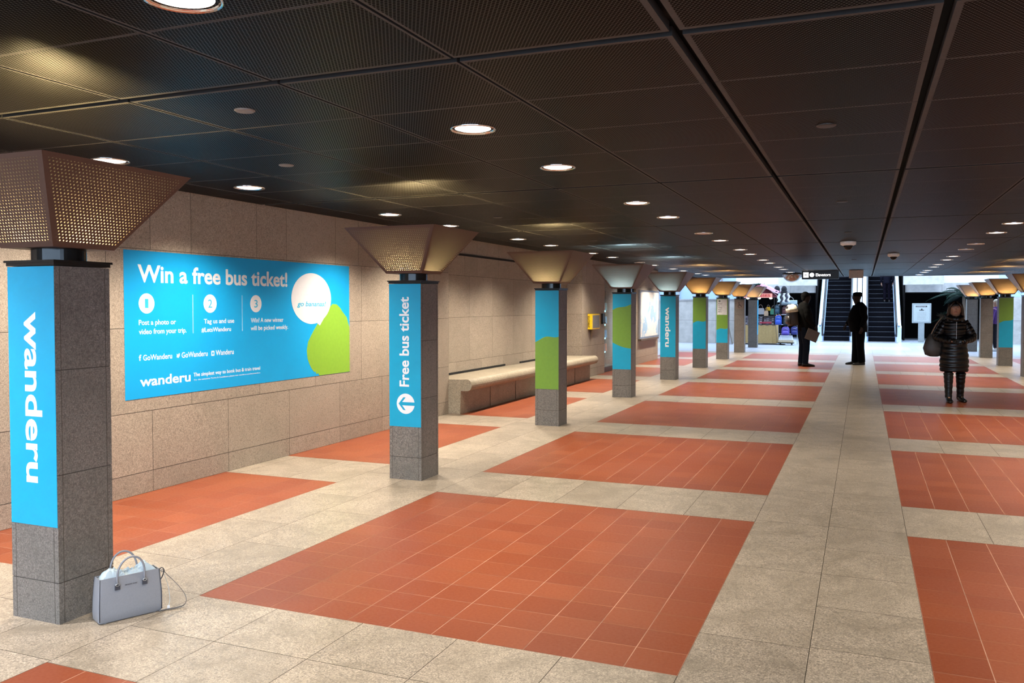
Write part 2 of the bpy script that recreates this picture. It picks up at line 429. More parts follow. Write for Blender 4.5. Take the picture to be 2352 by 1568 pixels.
# ------------------------------------------------------------------ columns with perforated lamp shades
def quad_uv(p, s):
    """uv in metres on a trapezoid face"""
    a, b = Vector(p[0]), Vector(p[1]); r = (b-a).normalized()
    n = (b-a).cross(Vector(p[3])-a).normalized(); u = n.cross(r)
    m = (a+b)/2
    return [((Vector(q)-m).dot(r)+.5, (Vector(q)-m).dot(u)) for q in p]
HB, HT, ZB, ZT = .182, .452, 1.866, 2.268
H = .164
def make_shade(parent):
    mb = MB()
    cs = [(-1, -1), (1, -1), (1, 1), (-1, 1)]
    for i in range(4):
        (ax, ay), (bx, by) = cs[i], cs[(i+1) % 4]
        p0, p1 = Vector((ax*HB, ay*HB, ZB)), Vector((bx*HB, by*HB, ZB)); p2, p3 = Vector((bx*HT, by*HT, ZT)), Vector((ax*HT, ay*HT, ZT))
        def P(u, v):
            lo = p0.lerp(p1, u); hi = p3.lerp(p2, u); return lo.lerp(hi, v)
        def PP(side, v, m):            # point m metres in from a side edge
            lo, hi = P(0, v), P(1, v); L = (hi-lo).length; t = m/L
            return lo.lerp(hi, t if side == 0 else 1-t)
        v0, v1, m = .055, .945, .026
        A, B, Cc, D = PP(0, v0, m), PP(1, v0, m), PP(1, v1, m), PP(0, v1, m)
        mb.quad([A, B, Cc, D], 0, quad_uv([A, B, Cc, D], 1))
        nn = (B-A).cross(D-A).normalized()*-.0018          # inner skin of the punched sheet
        if nn.dot(Vector((ax+bx, ay+by, 0))) > 0: nn = -nn
        mb.quad([A+nn, B+nn, Cc+nn, D+nn], 0, quad_uv([A, B, Cc, D], 1))
        for q in ([p0, p1, B, A], [B, p1, p2, Cc], [Cc, p2, p3, D], [D, p3, p0, A]): mb.quad(q, 1, [(0, 0)]*4)
        # rolled top rim
        t0 = Vector((ax*(HT-.02), ay*(HT-.02), ZT)); t1 = Vector((bx*(HT-.02), by*(HT-.02), ZT))
        mb.quad([p3, p2, t1, t0], 1, [(0, 0)]*4)
    mb.quad([(-HB, -HB, ZB), (-HB, HB, ZB), (HB, HB, ZB), (HB, -HB, ZB)], 1, [(0, 0)]*4)
    return mb.build('lamp_shade', [M['shade'], M['shade_edge']], parent)
def liner_mat():
    m = bpy.data.materials.new('opal inner diffuser'); m.use_nodes = True; nt = m.node_tree
    for n in list(nt.nodes): nt.nodes.remove(n)
    o = N(nt, 'ShaderNodeOutputMaterial'); a = N(nt, 'ShaderNodeBsdfTranslucent'); d = N(nt, 'ShaderNodeBsdfDiffuse'); mx = N(nt, 'ShaderNodeMixShader')
    tc = N(nt, 'ShaderNodeTexCoord').outputs['Object']
    c = ramp(nt, noise(nt, tc, 9, 2), [(.3, (.125, .115, .10)), (.7, (.145, .133, .115))])
    nt.links.new(c, a.inputs[0]); nt.links.new(c, d.inputs[0]); mx.inputs[0].default_value = .45
    nt.links.new(a.outputs[0], mx.inputs[1]); nt.links.new(d.outputs[0], mx.inputs[2]); nt.links.new(mx.outputs[0], o.inputs[0]); return m
M['liner'] = liner_mat()
def make_liner(parent):
    mb = MB(); g = .016
    lo = [(x*(HB-g), y*(HB-g), ZB+.006) for x, y in ((-1, -1), (1, -1), (1, 1), (-1, 1))]; hi = [(x*(HT-g-.006), y*(HT-g-.006), ZT-.012) for x, y in ((-1, -1), (1, -1), (1, 1), (-1, 1))]
    mb.rings([lo, hi], 0, False, False); return mb.build('inner_diffuser', M['liner'], parent)
GLOBES = {'w': (1, .74, .36), 'c': (.62, .90, 1.0), 'o': (1, .55, .18)}
GM = {k: plain('glowing globe '+k, (1, 1, 1), .4, emit=c, es=E_GLOBE*{'w': 1, 'c': 1.3, 'o': 2.6}[k]) for k, c in GLOBES.items()}
def make_column():
    t = thing('lamp_column', 'x', 'column')
    s = MB(); g = .0022
    for (a, b) in ((0, .205), (.205, .74), (.74, 1.26), (1.26, 1.775)):
        s.box((-H, -H, a+(g if a else 0)), (H, H, b-g), 0)
    s.box((-H+.003, -H+.003, 0), (H-.003, H-.003, 1.772), 1)
    # slim edge joints on every face
    for sx in (-1, 1):
        for c in (-1, 1):
            e = H-.03
            s.box((c*e-.0015, sx*H-(.0008), .003), (c*e+.0015, sx*H+.0008, 1.77), 1)
            s.box((sx*H-.0008, c*e-.0015, .003), (sx*H+.0008, c*e+.0015, 1.77), 1)
    s.build('shaft', [M['col_stone'], M['grout']], t)
    c = MB(); c.box((-H-.004, -H-.004, 1.776), (H+.004, H+.004, 1.792)); c.box((-H-.012, -H-.012, 1.792), (H+.012, H+.012, 1.803))
    c.build('cap_plate', M['black'], t)
    n = MB(); n.cyl((0, 0), .128, .128, 1.803, ZB-.002, 48); n.build('neck', M['neck'], t, smooth=False)
    make_shade(t); make_liner(t)
    return t
def wrap_frame(H=H): return frame((-H+.002, -H-.0006, 0), (1, 0, 0), (0, 0, 1))
WF = 2*H-.004
Z0W, Z1W = .482, 1.772
def wrap_base(t, mat=None, z0=Z0W, z1=Z1W, name='vinyl_wrap'):
    mb = MB(); plate(mb, wrap_frame(), [(0, z0), (WF, z0), (WF, z1), (0, z1)], .0012)
    o = mb.build(name, mat or M['blue'], t); return o
def wrap_shape(par, pts, mat, name, d=.0019, off=0):
    mb = MB(); plate(mb, wrap_frame() @ Matrix.Translation((0, 0, .0012+off)), pts, .0006)
    return mb.build(name, mat, par)
def vert_text(par, body, x0, x1, z0, z1, up=True, bold=.03):
    w, h = z1-z0, x1-x0
    if up: Fm = frame((-H+.002+x1, -H-.002, z0), (0, 0, 1), (-1, 0, 0))
    else: Fm = frame((-H+.002+x0, -H-.002, z1), (0, 0, -1), (1, 0, 0))
    return text_fit('lettering', body, w, h, Fm, M['white'], par, bold)
def wave(z0, z1, amp_lo, amp_hi, bottom, n=24):
    """green band; its edges are gentle curves"""
    lo = [(WF*i/n, z0+amp_lo*math.sin(PI*1.1*i/n-.6)) for i in range(n+1)] if not bottom else [(0, z0), (WF, z0)]
    hi = [(WF*i/n, z1+amp_hi*math.sin(PI*1.1*i/n-.6)) for i in range(n+1)]
    return lo+hi[::-1]
ORD = ['first', 'second', 'third', 'fourth', 'fifth', 'sixth', 'seventh', 'eighth', 'ninth']
proto = make_column(); protoL = None
LAB = ['nearest granite column with blue wrap, white lettering reading downward, grey handbag at its foot',
 'granite column with blue wrap, white arrow disc and lettering reading upward',
 'granite column in front of the stone bench, wrap blue above and green below',
 'granite column whose blue wrap has a green band across its upper half, beside the glass doorway',
 'granite column with blue wrap and downward white lettering, beside the wall map',
 'granite column in left row, wrap green at top and blue below, no white plate',
 'granite column with white directory plate above a green and blue wrap',
 'bare granite column with an engraved wheelchair symbol near its top',
 'farthest granite column of the left row, thin blue edge facing the kiosk']
cols = []
def put_globe(t, kind):
    g = MB(); g.ell((0, 0, 1.965), (.045, .045, .055), 20, 12)
    g.cyl((0, 0), .03, .03, ZB+.002, 1.93, 16)
    o = g.build('lamp_bulb', GM[kind], t, smooth=True); return o
kinds = 'wwwccoooo'
for k in range(9):
    t = proto if k == 0 else copy_tree(proto)
    t.location = (XCL, YC0+T*k, 0); t['label'] = LAB[k]; t['group'] = 'left row of lamp columns'
    cols.append(t)
rl = ['granite column cut by the right edge of the photo', 'right-hand granite column with green topped blue wrap',
      'bare granite column just behind the wrapped right-hand column', 'farthest bare granite column of the right row']
rcols = []
for i, k in enumerate(range(5, 9)):
    t = copy_tree(proto); t.location = (XCR, YC0+T*k, 0); t['label'] = rl[i]; t['group'] = 'right row of lamp columns'; rcols.append(t)
for k, t in enumerate(cols): put_globe(t, kinds[k])
for t in rcols: put_globe(t, 'o')
# wraps ------------------------------------------------------------
w = wrap_base(cols[0]); vert_text(w, 'wanderu', .112, .232, .695, 1.548, False, .022)
w = wrap_base(cols[1]); vert_text(w, 'Free bus ticket', .105, .205, .845, 1.655, True, .022)
# white disc with an arrow cut, built as white disc plus blue arrow pointing left
wrap_shape(w, circ(.168, .69, .092, .092), M['white'], 'arrow_disc')
wrap_shape(w, [(.095, .69), (.145, .748), (.168, .748), (.132, .705), (.262, .705), (.262, .675), (.132, .675), (.168, .632), (.145, .632)], M['blue'], 'arrow', off=.0007)
def hill(z_at_left, z_at_right, low=True, zb=Z0W, n=24, bump=.03):
    pts = [(WF*i/n, z_at_left+(z_at_right-z_at_left)*(i/n)+bump*math.sin(2*PI*i/n-1.0)) for i in range(n+1)]
    return [(0, zb), ] + [(WF, zb)] + pts[::-1] if low else pts + [(WF, zb), (0, zb)]
w = wrap_base(cols[2]); wrap_shape(w, [(0, Z0W), (WF, Z0W)]+[(WF*i/24, 1.115+.075*i/24+.02*math.sin(2*PI*i/24-1.2)) for i in range(25)][::-1], M['green_shaded'], 'green_panel')
w = wrap_base(cols[3])
wrap_shape(w, [(WF*i/24, .94-.10*i/24-.02*math.sin(PI*i/24)) for i in range(25)]+[(WF*i/24, 1.50+.10*i/24+.012*math.sin(2*PI*i/24)) for i in range(25)][::-1], M['green_shaded'], 'green_panel')
w = wrap_base(cols[4]); vert_text(w, 'wanderu', .105, .215, .70, 1.54, False, .022)
w = wrap_base(cols[5])
gp = [(WF*i/24, 1.14+.06*i/24+.02*math.sin(2*PI*i/24-.5)) for i in range(25)]+[(WF, Z1W), (0, Z1W)]
wrap_shape(w, gp, M['green_shaded'], 'green_panel')
w = wrap_base(cols[6])
wrap_shape(w, [(WF*i/24, .86+.06*i/24+.02*math.sin(2*PI*i/24-.5)) for i in range(25)]+[(WF, Z1W), (0, Z1W)], M['green_shaded'], 'green_panel')
dp = wrap_shape(w, [(.02, 1.30), (WF-.02, 1.30), (WF-.02, 1.755), (.02, 1.755)], plain('grey white directory', (.60, .62, .62), .4), 'directory_plate', off=.0008)
FD = frame((-H+.002, -H-.0034, 0), (1, 0, 0), (0, 0, 1))
for i, (s_, wd) in enumerate((('Elevators', .11), ('To', .04), ('Trains', .11), ('Buses', .09), ('Metro', .09))):
    text_fit('lettering', s_, wd, .026, FD @ Matrix.Translation((.055, 1.61-.058*i, 0)), M['inkblack'], dp, .02)
mb = MB(); plate(mb, FD, [(.055, 1.70), (.085, 1.732), (.10, 1.732), (.082, 1.709), (.125, 1.709), (.125, 1.691), (.082, 1.691), (.10, 1.668), (.085, 1.668)], .0006)
mb.build('arrow', M['inkblack'], dp)
# wheelchair symbol plate
mb = MB(); fr_ = wrap_frame()
plate(mb, fr_, [(.06, 1.46), (.29, 1.46), (.29, 1.70), (.06, 1.70)], .001)
wp = mb.build('symbol_plate', plain('engraved stone plate', (.16, .12, .10), .6), cols[7])
mb = MB(); f2 = fr_ @ Matrix.Translation((0, 0, .0012))
ring = circ(.17, 1.545, .055, .055, 28, .9, 5.2); ring2 = circ(.17, 1.545, .043, .043, 28, .9, 5.2)
plate(mb, f2, ring+ring2[::-1]); plate(mb, f2, circ(.15, 1.672, .014, .014, 16))
plate(mb, f2, [(.145, 1.655), (.16, 1.655), (.165, 1.59), (.215, 1.585), (.245, 1.525), (.23, 1.52), (.205, 1.57), (.15, 1.575)])
mb.build('wheelchair_symbol', M['inkblack'], wp)
mb = MB(); mb.box((H, -H+.01, .48), (H+.0015, H-.01, 1.77)); mb.build('vinyl_wrap', M['blue'], cols[8])
w = wrap_base(rcols[1])
wrap_shape(w, [(WF*i/24, 1.12+.10*i/24+.015*math.sin(2*PI*i/24-.5)) for i in range(25)]+[(WF, Z1W), (0, Z1W)], M['green_shaded'], 'green_panel')

# ------------------------------------------------------------------ downlights and cover plates
def make_downlight(lit=True):
    t = thing('ceiling_downlight', 'x', 'ceiling light')
    r = MB(); R = []
    for rr, z in ((.110, .022), (.115, 0), (.126, -.007), (.128, 0), (.128, .004), (.110, .03)):
        R.append([(rr*math.cos(2*PI*i/40), rr*math.sin(2*PI*i/40), z) for i in range(40)])
    r.rings(R, 0, False, False); r.build('trim_ring', M['chrome'], t, smooth=True)
    d = MB(); d.lathe((0, 0, 0), [(.110, .02), (.109, .004), (.08, -.004), (.04, -.008), (.005, -.009)], 32)
    d.build('diffuser', M['disc'] if lit else M['disc_dim'], t, smooth=True)
    return t
dl_on, dl_off = make_downlight(), make_downlight(False)
spots = {}
def spot_light(parent, power, key, blend=.45, ang=2.45):
    if key not in spots:
        l = bpy.data.lights.new('lamp', 'SPOT'); l.energy = power*(2.0 if key == 'cool' else 1); l.color = WARM if key != 'cool' else (.84, .90, 1.0); l.spot_size = ang; l.spot_blend = blend; l.shadow_soft_size = .09
        spots[key] = l
    o = bpy.data.objects.new('lamp', spots[key]); C.objects.link(o); o.parent = parent; o.location = (0, 0, -.02)
D1, D2 = 4.337, 5.766
rows_ = (('left wall', -4.78, -1, 6), ('left middle', -2.035, -1, 8), ('right middle', 1.66, -1, 8), ('right wall', 4.36, -1, 6))
used = {True: False, False: False}
vis_names = {'left wall': 'in the row beside the left wall', 'left middle': 'in the row left of the ceiling centre', 'right middle': 'in the right-hand row of the ceiling', 'right wall': 'in the row beside the right wall'}
num = ['nearest', 'second', 'third', 'fourth', 'fifth', 'sixth', 'seventh', 'eighth', 'ninth', 'tenth', 'eleventh', 'twelfth', 'thirteenth', 'fourteenth', 'fifteenth', 'sixteenth', 'seventeenth', 'eighteenth', 'nineteenth', 'twentieth']
for rn, x, k0, k1 in rows_:
    n = -1; hid = -1
    for k in range(k0, k1+1):
        for q, d in enumerate((D1, D2)):
            y = d+T*k+(.09 if (rn, k, q) == ('left middle', -1, 1) else 0)
            if y > YEND-.3 or y < -1.0: continue
            lit = not ((rn, k, q) in (('left middle', 2, 0), ('right middle', 3, 1), ('right middle', 3, 0), ('left wall', 4, 0)))
            if used[lit]: t = copy_tree(dl_on if lit else dl_off)
            else: t = dl_on if lit else dl_off; used[lit] = True
            t.location = (x, y, ZC-.002)
            vis = {'left wall': y > 3.9, 'left middle': y > 2.0, 'right middle': y > 11.5, 'right wall': y > 100}[rn]
            if vis: n += 1
            else: hid += 1
            t['label'] = ('round %s downlight %s, %s one' % ('white' if lit else 'dim', vis_names[rn], num[n])) if vis else 'white downlight in the %s row, %s of those outside the picture' % (rn, num[hid])
            t['group'] = 'round ceiling downlights'
            if not lit: continue
            pts = spot_light
            if rn == 'left wall': spot_light(t, P_WALL, 'wall' if (k, q) != (-1, 1) else 'cool', .9, 2.3)
            elif rn == 'right wall': spot_light(t, P_WALL*.22, 'wall2', .6, 1.7)
            else: spot_light(t, P_DOWN if rn == 'left middle' else P_DOWN*.9, rn, 1.0, 1.75)
def cover(x, y, r, mat, lab):
    mb = MB(); mb.lathe((0, 0, 0), [(r, .002), (r, -.004), (r*.85, -.009), (.003, -.010)], 28)
    o = mb.build('sprinkler_cover', mat, None, smooth=False); o.location = (x, y, ZC); tag(o, lab, 'cover plate', 'round cover plates in the ceiling')
for i, (x, y, mt, lb) in enumerate(((-2.91, 3.48, 'plate', 'light grey round cover plate in the ceiling, nearest and largest'),
        (-3.77, 4.94, 'plate', 'grey round cover plate in the ceiling above the blue banner'),
        (-3.80, 8.75, 'plate_dark', 'small dark cover plate in the ceiling past the second left column'),
        (-3.80, 12.42, 'plate_dark', 'small dark cover plate in the ceiling past the third left column'),
        (-.2, 4.99, 'plate_dark', 'dark round cover plate in the centre ceiling panels, nearest of them'),
        (-.2, 8.68, 'plate_dark', 'dark round cover plate in the centre ceiling panels, second from the camera'),
        (-.2, 12.36, 'plate_dark', 'dark round cover plate just before the larger dome camera'),
        (-.2, 19.8, 'plate_dark', 'dark round cover plate in the centre panels near the hanging signs'))):
    cover(x, y, .052, M[mt], lb)
def dome(x, y, r, lab):
    t = thing('dome_camera', lab, 'security camera', (x, y, ZC))
    a = MB(); a.lathe((0, 0, 0), [(r, 0), (r*1.02, -.012), (r*.98, -.05), (r*.7, -.062), (.01, -.063)], 28); a.build('housing', plain('pale grey housing', (.75, .73, .70), .5), t, smooth=True)
    b = MB(); R = [[(r*.62*math.sin(a_)*math.cos(2*PI*i/24), r*.62*math.sin(a_)*math.sin(2*PI*i/24), -.06-r*.62*math.cos(a_)) for i in range(24)] for a_ in [PI/2-PI/2*j/7*.99 for j in range(8)]]
    b.rings(R, 0, True, True); b.build('dome', M['neck'], t, smooth=True)
dome(-.23, 14.2, .115, 'white dome security camera on the ceiling, nearer of two')
dome(.52, 17.8, .105, 'white dome security camera on the ceiling, farther and right of the other')
mb = MB(); R = [[(.29*math.sin(a_)*math.cos(2*PI*i/28), .29*math.sin(a_)*math.sin(2*PI*i/28), -.27*math.cos(a_)) for i in range(28)] for a_ in [PI/2-PI/2*j/9*.99 for j in range(10)]]
mb.rings(R, 0, True, True)
o = mb.build('convex_mirror', plain('mirror dome', (.30, .29, .29), .12, .6, var=.05), None, smooth=True); o.location = (-2.05, 27.6, ZC-.004)
tag(o, 'half-dome convex mirror on the ceiling left of the hanging black sign', 'mirror')

# ------------------------------------------------------------------ big blue banner on the left wall
ban = thing('wall_banner', 'large cyan wall banner about winning a free bus ticket', 'banner', (0, 0, 0))
BX, BY, BZ = XW+.001, 5.175, .80
ban.location = (BX, BY, BZ)
def BF(dx=0, y=0, z=0): return frame((dx, y, z), (0, 1, 0), (0, 0, 1))
mb = MB(); plate(mb, BF(), [(0, 0), (3.275, 0), (3.275, 1.235), (0, 1.235)], .002); mb.build('vinyl_sheet', M['banner_blue'], ban)
def btext(body, x0, x1, y0, y1, bold=.02, mat='white', shear=0, par=None, dx=.0022):
    return text_fit('lettering', body, x1-x0, y1-y0, BF(dx, x0, y0), M[mat], par or ban, bold, shear)
btext('Win a free bus ticket!', .142, 2.122, .970, 1.122, .024)
for i, (cx, lab) in enumerate(((.234, '1'), (.984, '2'), (1.622, '3'))):
    mb = MB(); plate(mb, BF(.0022), circ(cx, .795, .085, .085), .0006); cc = mb.build('number_disc', M['white'], ban)
    btext(lab, cx-(.018 if lab == '1' else .026), cx+(.018 if lab == '1' else .026), .757, .833, .004, 'ink', 0, cc, .003)
for x in (.766, 1.420):
    mb = MB(); plate(mb, BF(.0022), [(x-.002, .528), (x+.002, .528), (x+.002, .876), (x-.002, .876)], .0005); mb.build('divider_line', M['white'], ban)
btext('Post a photo or', .148, .560, .600, .658, .012); btext('video from your trip.', .148, .686, .523, .582, .012)
btext('Tag us and use', .902, 1.306, .598, .655, .012); btext('#LetsWanderu', .870, 1.261, .530, .576, .012)
btext('Win! A new winner', 1.545, 2.052, .608, .655, .012); btext('will be picked weekly.', 1.541, 2.128, .518, .577, .012)
btext('f', .144, .171, .317, .368, .02); btext('GoWanderu', .189, .511, .316, .364, .012)
mb = MB(); plate(mb, BF(.0022), [(.563, .325), (.585, .317), (.600, .335), (.602, .352), (.596, .358), (.586, .352), (.582, .342), (.566, .356), (.568, .338)], .0006); mb.build('bird_icon', M['white'], ban)
btext('GoWanderu', .623, .945, .314, .364, .012)
mb = MB(); plate(mb, BF(.0022), [(.993, .312), (1.033, .312), (1.033, .358), (.993, .358)], .0006); ic = mb.build('square_icon', M['white'], ban)
mb = MB(); plate(mb, BF(.0029), circ(1.013, .335, .011, .012, 20), .0004); mb.build('icon_lens', M['banner_blue'], ic)
btext('Wanderu', 1.051, 1.295, .313, .362, .012)
btext('wanderu', .152, .728, .098, .184, .022)
btext('The simplest way to book bus & train travel', .765, 1.677, .126, .172, .012)
btext('For the complete Terms & Conditions please visit wanderu.com/letswanderu', .772, 1.676, .096, .114, .0)
# green rounded shape and the white speech bubble
gpts = [(3.275, .52), (3.22, .64), (3.127, .71), (3.10, .74), (3.02, .79), (2.94, .795), (2.80, .72), (2.65, .58), (2.536, .46), (2.47, .38), (2.448, .29), (2.46, .20), (2.494, .14), (2.53, .09), (2.589, .041), (2.60, .06), (2.62, .02), (2.65, .03), (2.676, .002), (3.275, .002)]
mb = MB(); plate(mb, BF(.0022), gpts[::-1], .0006); mb.build('green_shape', M['green'], ban)
mb = MB(); a = [PI*2*i/48 for i in range(48)]
bp_ = [(2.545+.36*math.cos(t_), .853+.277*math.sin(t_)) for t_ in a if not (5.02 < t_ < 5.35)]
ins = [i for i, t_ in enumerate(a) if t_ <= 5.02][-1]+1
bp_ = bp_[:ins]+[(2.689, .555)]+bp_[ins:]
plate(mb, BF(.0030), bp_, .0006); bub = mb.build('speech_bubble', M['white'], ban)
btext('go bananas!', 2.284, 2.806, .752, .822, .02, 'ink', .25, bub, .0037)
btext('Your trip could make you', 2.32, 2.74, .955, .985, .0, 'faint', 0, bub, .0037); btext('and your friends', 2.32, 2.62, .875, .905, .0, 'faint', 0, bub, .0037)

# ------------------------------------------------------------------ stone bench in the recess
bn = thing('stone_bench', 'long granite wall bench with rounded front lip in the left wall recess', 'bench', (XW, 11.02, 0))
def bprof(y, dx=0):
    pts = [(-.318, 0), (.19+dx, 0), (.20+dx, .34)]
    for i in range(11):
        a = -PI/2+PI*i/10*1.0
        pts.append((.30+.075*math.cos(a), .425+.085*math.sin(a)))
    pts += [(.18, .505), (-.318, .500)]
    return [(x, y, z) for x, z in pts]
mb = MB(); n = 34
R = [bprof(6.30*i/n) for i in range(n+1)]
mb.rings(R, 0); bb = mb.build('bench_block', M['bench_stone'], bn, smooth=False)
for y in (1.05, 2.1, 3.15, 4.2, 5.25):
    mb = MB(); mb.box((.196, y-.003, .01), (.2025, y+.003, .335)); mb.build('joint', M['grout'], bn)

# ------------------------------------------------------------------ wall fixtures
cb = thing('emergency_call_box', 'yellow box with a grey screen hung on the left wall past the bench', 'call box', (XW+.001, 17.75, 1.05))
mb = MB(); mb.box((0, .0, 0), (.10, .60, .34)); mb.build('housing', M['yellow'], cb, bevel=.008)
mb = MB(); mb.box((.1005, .06, .03), (.104, .56, .31)); mb.build('window_panel', M['grey'], cb)
text_fit('lettering', 'DEFIBRILLATOR', .26, .045, frame((.05, -.0008, .04), (0, 0, 1), (-1, 0, 0)), M['inkblack'], cb, .02)
mb = MB(); mb.cyl((.05, .12), .004, .045, -.20, -.002, 20); mb.build('cone_bracket', plain('brown bracket', (.12, .08, .05), .6), cb)
rd = thing('door_reader', 'small black wall reader with a chrome bar beside the glass doorway', 'card reader', (XW+.001, 18.80, 1.15))
mb = MB(); mb.box((0, 0, 0), (.035, .20, .24)); mb.build('housing', M['black'], rd, bevel=.004)
mb = MB(); mb.tube([(.03, .04, .03), (.09, .06, .0), (.10, .14, -.01), (.03, .18, .03)], .009, 8); mb.build('handle', M['chrome'], rd, smooth=True)
mp = thing('wall_map', 'framed transit map on the left wall behind the fifth column', 'map', (XW+.001, 22.25, .67))
mb = MB(); mb.box((0, 0, 0), (.05, 2.30, 1.32)); mb.build('frame', M['steel'], mp)
def map_mat():
    m, nt, b = new_mat('printed map')
    tc = N(nt, 'ShaderNodeTexCoord').outputs['Object']
    sp = N(nt, 'ShaderNodeSeparateXYZ'); nt.links.new(tc, sp.inputs[0])
    w_ = noise(nt, tc, 2.2, 5, .65, .6)
    c = ramp(nt, w_, [(.50, (.86, .86, .83)), (.53, (.86, .86, .83)), (.56, (.38, .60, .85)), (.8, (.38, .60, .85))])
    lns = noise(nt, tc, 7, 6, .7, 2.0)
    l = math_(nt, 'LESS_THAN', math_(nt, 'ABSOLUTE', math_(nt, 'SUBTRACT', lns, .5)), .012)
    c = mix(nt, math_(nt, 'MULTIPLY', l, .6), c, (.45, .40, .45))
    nt.links.new(c, b.inputs['Base Color']); b.inputs['Roughness'].default_value = .25
    return m
mb = MB(); mb.box((.0505, .07, .05), (.053, 2.23, 1.27)); mb.build('map_print', map_mat(), mp)
mb = MB(); mb.box((0, .0, -.05), (.09, 2.1, -.002)); mb.build('ledge', plain('brown ledge', (.10, .07, .05), .6), mp)

# glazed doorway with a lit refrigerated display behind it
dr = MB()
for y in (19.10, 20.55, 21.90): dr.box((XW-.10, y, .0), (XW-.04, y+.06, 2.28))
dr.box((XW-.10, 19.10, 2.22), (XW-.04, 21.96, 2.28)); dr.box((XW-.10, 19.10, 0), (XW-.04, 21.96, .12))
d_ = struct(dr.build('door_1', M['black']))
gl_m, nt, b = new_mat('door glass'); b.inputs['Base Color'].default_value = (.85, .95, 1, 1); b.inputs['Roughness'].default_value = .05
b.inputs['Alpha'].default_value = .18
mb = MB(); mb.box((XW-.08, 19.16, .12), (XW-.07, 21.9, 2.22)); mb.build('glass_pane', gl_m, d_)
vm = thing('display_fridge', 'lit drinks fridge with blue shelves behind the glass doorway', 'fridge', (XW-.95, 19.7, 0))
mb = MB(); mb.box((-.3, 0, 0), (.3, 1.7, 1.95)); mb.build('cabinet', M['black'], vm)
for i, z in enumerate((.35, .70, 1.05, 1.40)):
    mb = MB(); mb.box((.302, .10, z), (.33, 1.6, z+.05)); mb.build('shelf_light', plain('lit shelf strip', (.5, .8, 1), .4, emit=(.30, .75, 1.0), es=2.2), vm)
    for j in range(7):
        mb = MB(); mb.cyl((.37, .2+.21*j), .04, .03, z+.05, z+.24, 12); mb.build('bottle_front', plain('bottle %d%d' % (i, j), random.choice([(.1, .35, .7), (.7, .75, .8), (.6, .2, .1), (.1, .4, .5)]), .3), vm)

# ------------------------------------------------------------------ hanging signs
sg = thing('hanging_sign', 'black hanging sign with arrow symbols reading Elevators', 'sign', (-1.16, 26.0, 2.33))
mb = MB(); mb.box((-.50, -.05, 0), (.50, .05, .235)); mb.build('sign_box', M['black'], sg)
lit = plain('lit white sign face', (1, 1, 1), .4, emit=(1, 1, 1), es=1.6)
SF = lambda x, z: frame((x, -.0512, z), (1, 0, 0), (0, 0, 1))
mb = MB(); plate(mb, SF(0, 0), [(-.46, .05), (-.315, .05), (-.315, .20), (-.46, .20)], .0008); aq = mb.build('arrow_square', lit, sg)
mb = MB(); plate(mb, SF(0, 0) @ Matrix.Translation((0, 0, .001)), [(-.43, .125), (-.40, .155), (-.39, .155), (-.41, .132), (-.345, .132), (-.345, .118), (-.41, .118), (-.39, .095), (-.40, .095)], .0005); mb.build('arrow', M['inkblack'], aq)
mb = MB(); plate(mb, SF(0, 0), circ(-.225, .125, .062, .062), .0008); mb.build('symbol_disc', lit, sg)
text_fit('lettering', 'Elevators', .40, .085, SF(-.12, .082), lit, sg, .012)
for x in (-.35, .35): mb = MB(); mb.cyl((x, 0), .012, .012, .235, ZC-2.33, 10); mb.build('hanger', M['black'], sg)
o = MB(); o.box((-.19, -.07, 0), (.19, .07, .22)); o = o.build('exit_sign_box', plain('beige box', (.46, .42, .36), .6)); o.location = (-.2, 26.0, 2.35)
tag(o, 'blank beige box hanging from the ceiling right of the black sign', 'sign box')

# ------------------------------------------------------------------ atrium beyond
at = MB()
def cw(x0, x1, y, z0, z1, step=.95, zs=None, mi=0):
    zs = zs or [z0, z1]
    for i in range(len(zs)-1):
        for a, b in zip(seams(x0, x1, step)[:-1], seams(x0, x1, step)[1:]):
            at.quad([(a+.004, y, zs[i]+.004), (b-.004, y, zs[i]+.004), (b-.004, y, zs[i+1]-.004), (a+.004, y, zs[i+1]-.004)], mi)
cw(-14, -4.9, 36.0, 0, 1.78, .95, [0, .95, 1.78]); at.box((-14, 36.003, 0), (-4.9, 36.3, 1.77), 1)
at.box((-14, 35.96, 1.78), (-4.9, 36.3, 1.84), 2)
for i in range(10): at.box((-13.6+i*.9, 35.98, 1.84), (-13.52+i*.9, 36.06, 5), 2)
at.box((-14, 36.1, 1.84), (-4.9, 36.14, 6), 3)
cw(5.1, 14, 39.5, 0, 1.9, 1.1, [0, .95, 1.9]); at.box((5.1, 39.503, 0), (14, 39.8, 1.9), 1)
at.box((5.1, 39.6, 1.9), (14, 39.65, 6), 3)
# mezzanine edge, lintel and dark undercroft either side of the escalators
for x0, x1 in ((-3.65, -1.98), (1.62, 3.2)): at.box((x0, 41.0, 2.48), (x1, 41.6, 3.4), 0)
for x0, x1 in ((-12, -2.05), (1.70, 12)):
    cw(x0, x1, 42.0, 2.16, 2.56, 1.6); at.box((x0, 42.003, 2.16), (x1, 52, 2.56), 1)
    at.box((x0, 42.0, 2.56), (x1, 42.2, 5.6), 4)
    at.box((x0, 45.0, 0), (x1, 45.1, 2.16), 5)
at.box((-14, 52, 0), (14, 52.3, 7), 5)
at.box((-14.3, 24.6, 0), (-14, 52.3, 7), 0); at.box((14, 24.6, 0), (14.3, 52.3, 7), 0)
at.box((-14, YEND+.12, ZC+.3), (14, YEND+.4, 7), 0)
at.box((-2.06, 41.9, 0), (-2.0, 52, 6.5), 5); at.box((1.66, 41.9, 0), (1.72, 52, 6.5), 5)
M['aglass'] = plain('blue glazing', (.45, .62, .95), .15, var=.1, scale=.8)
M['brightwall'] = plain('white atrium wall', (.78, .84, .88), .7)
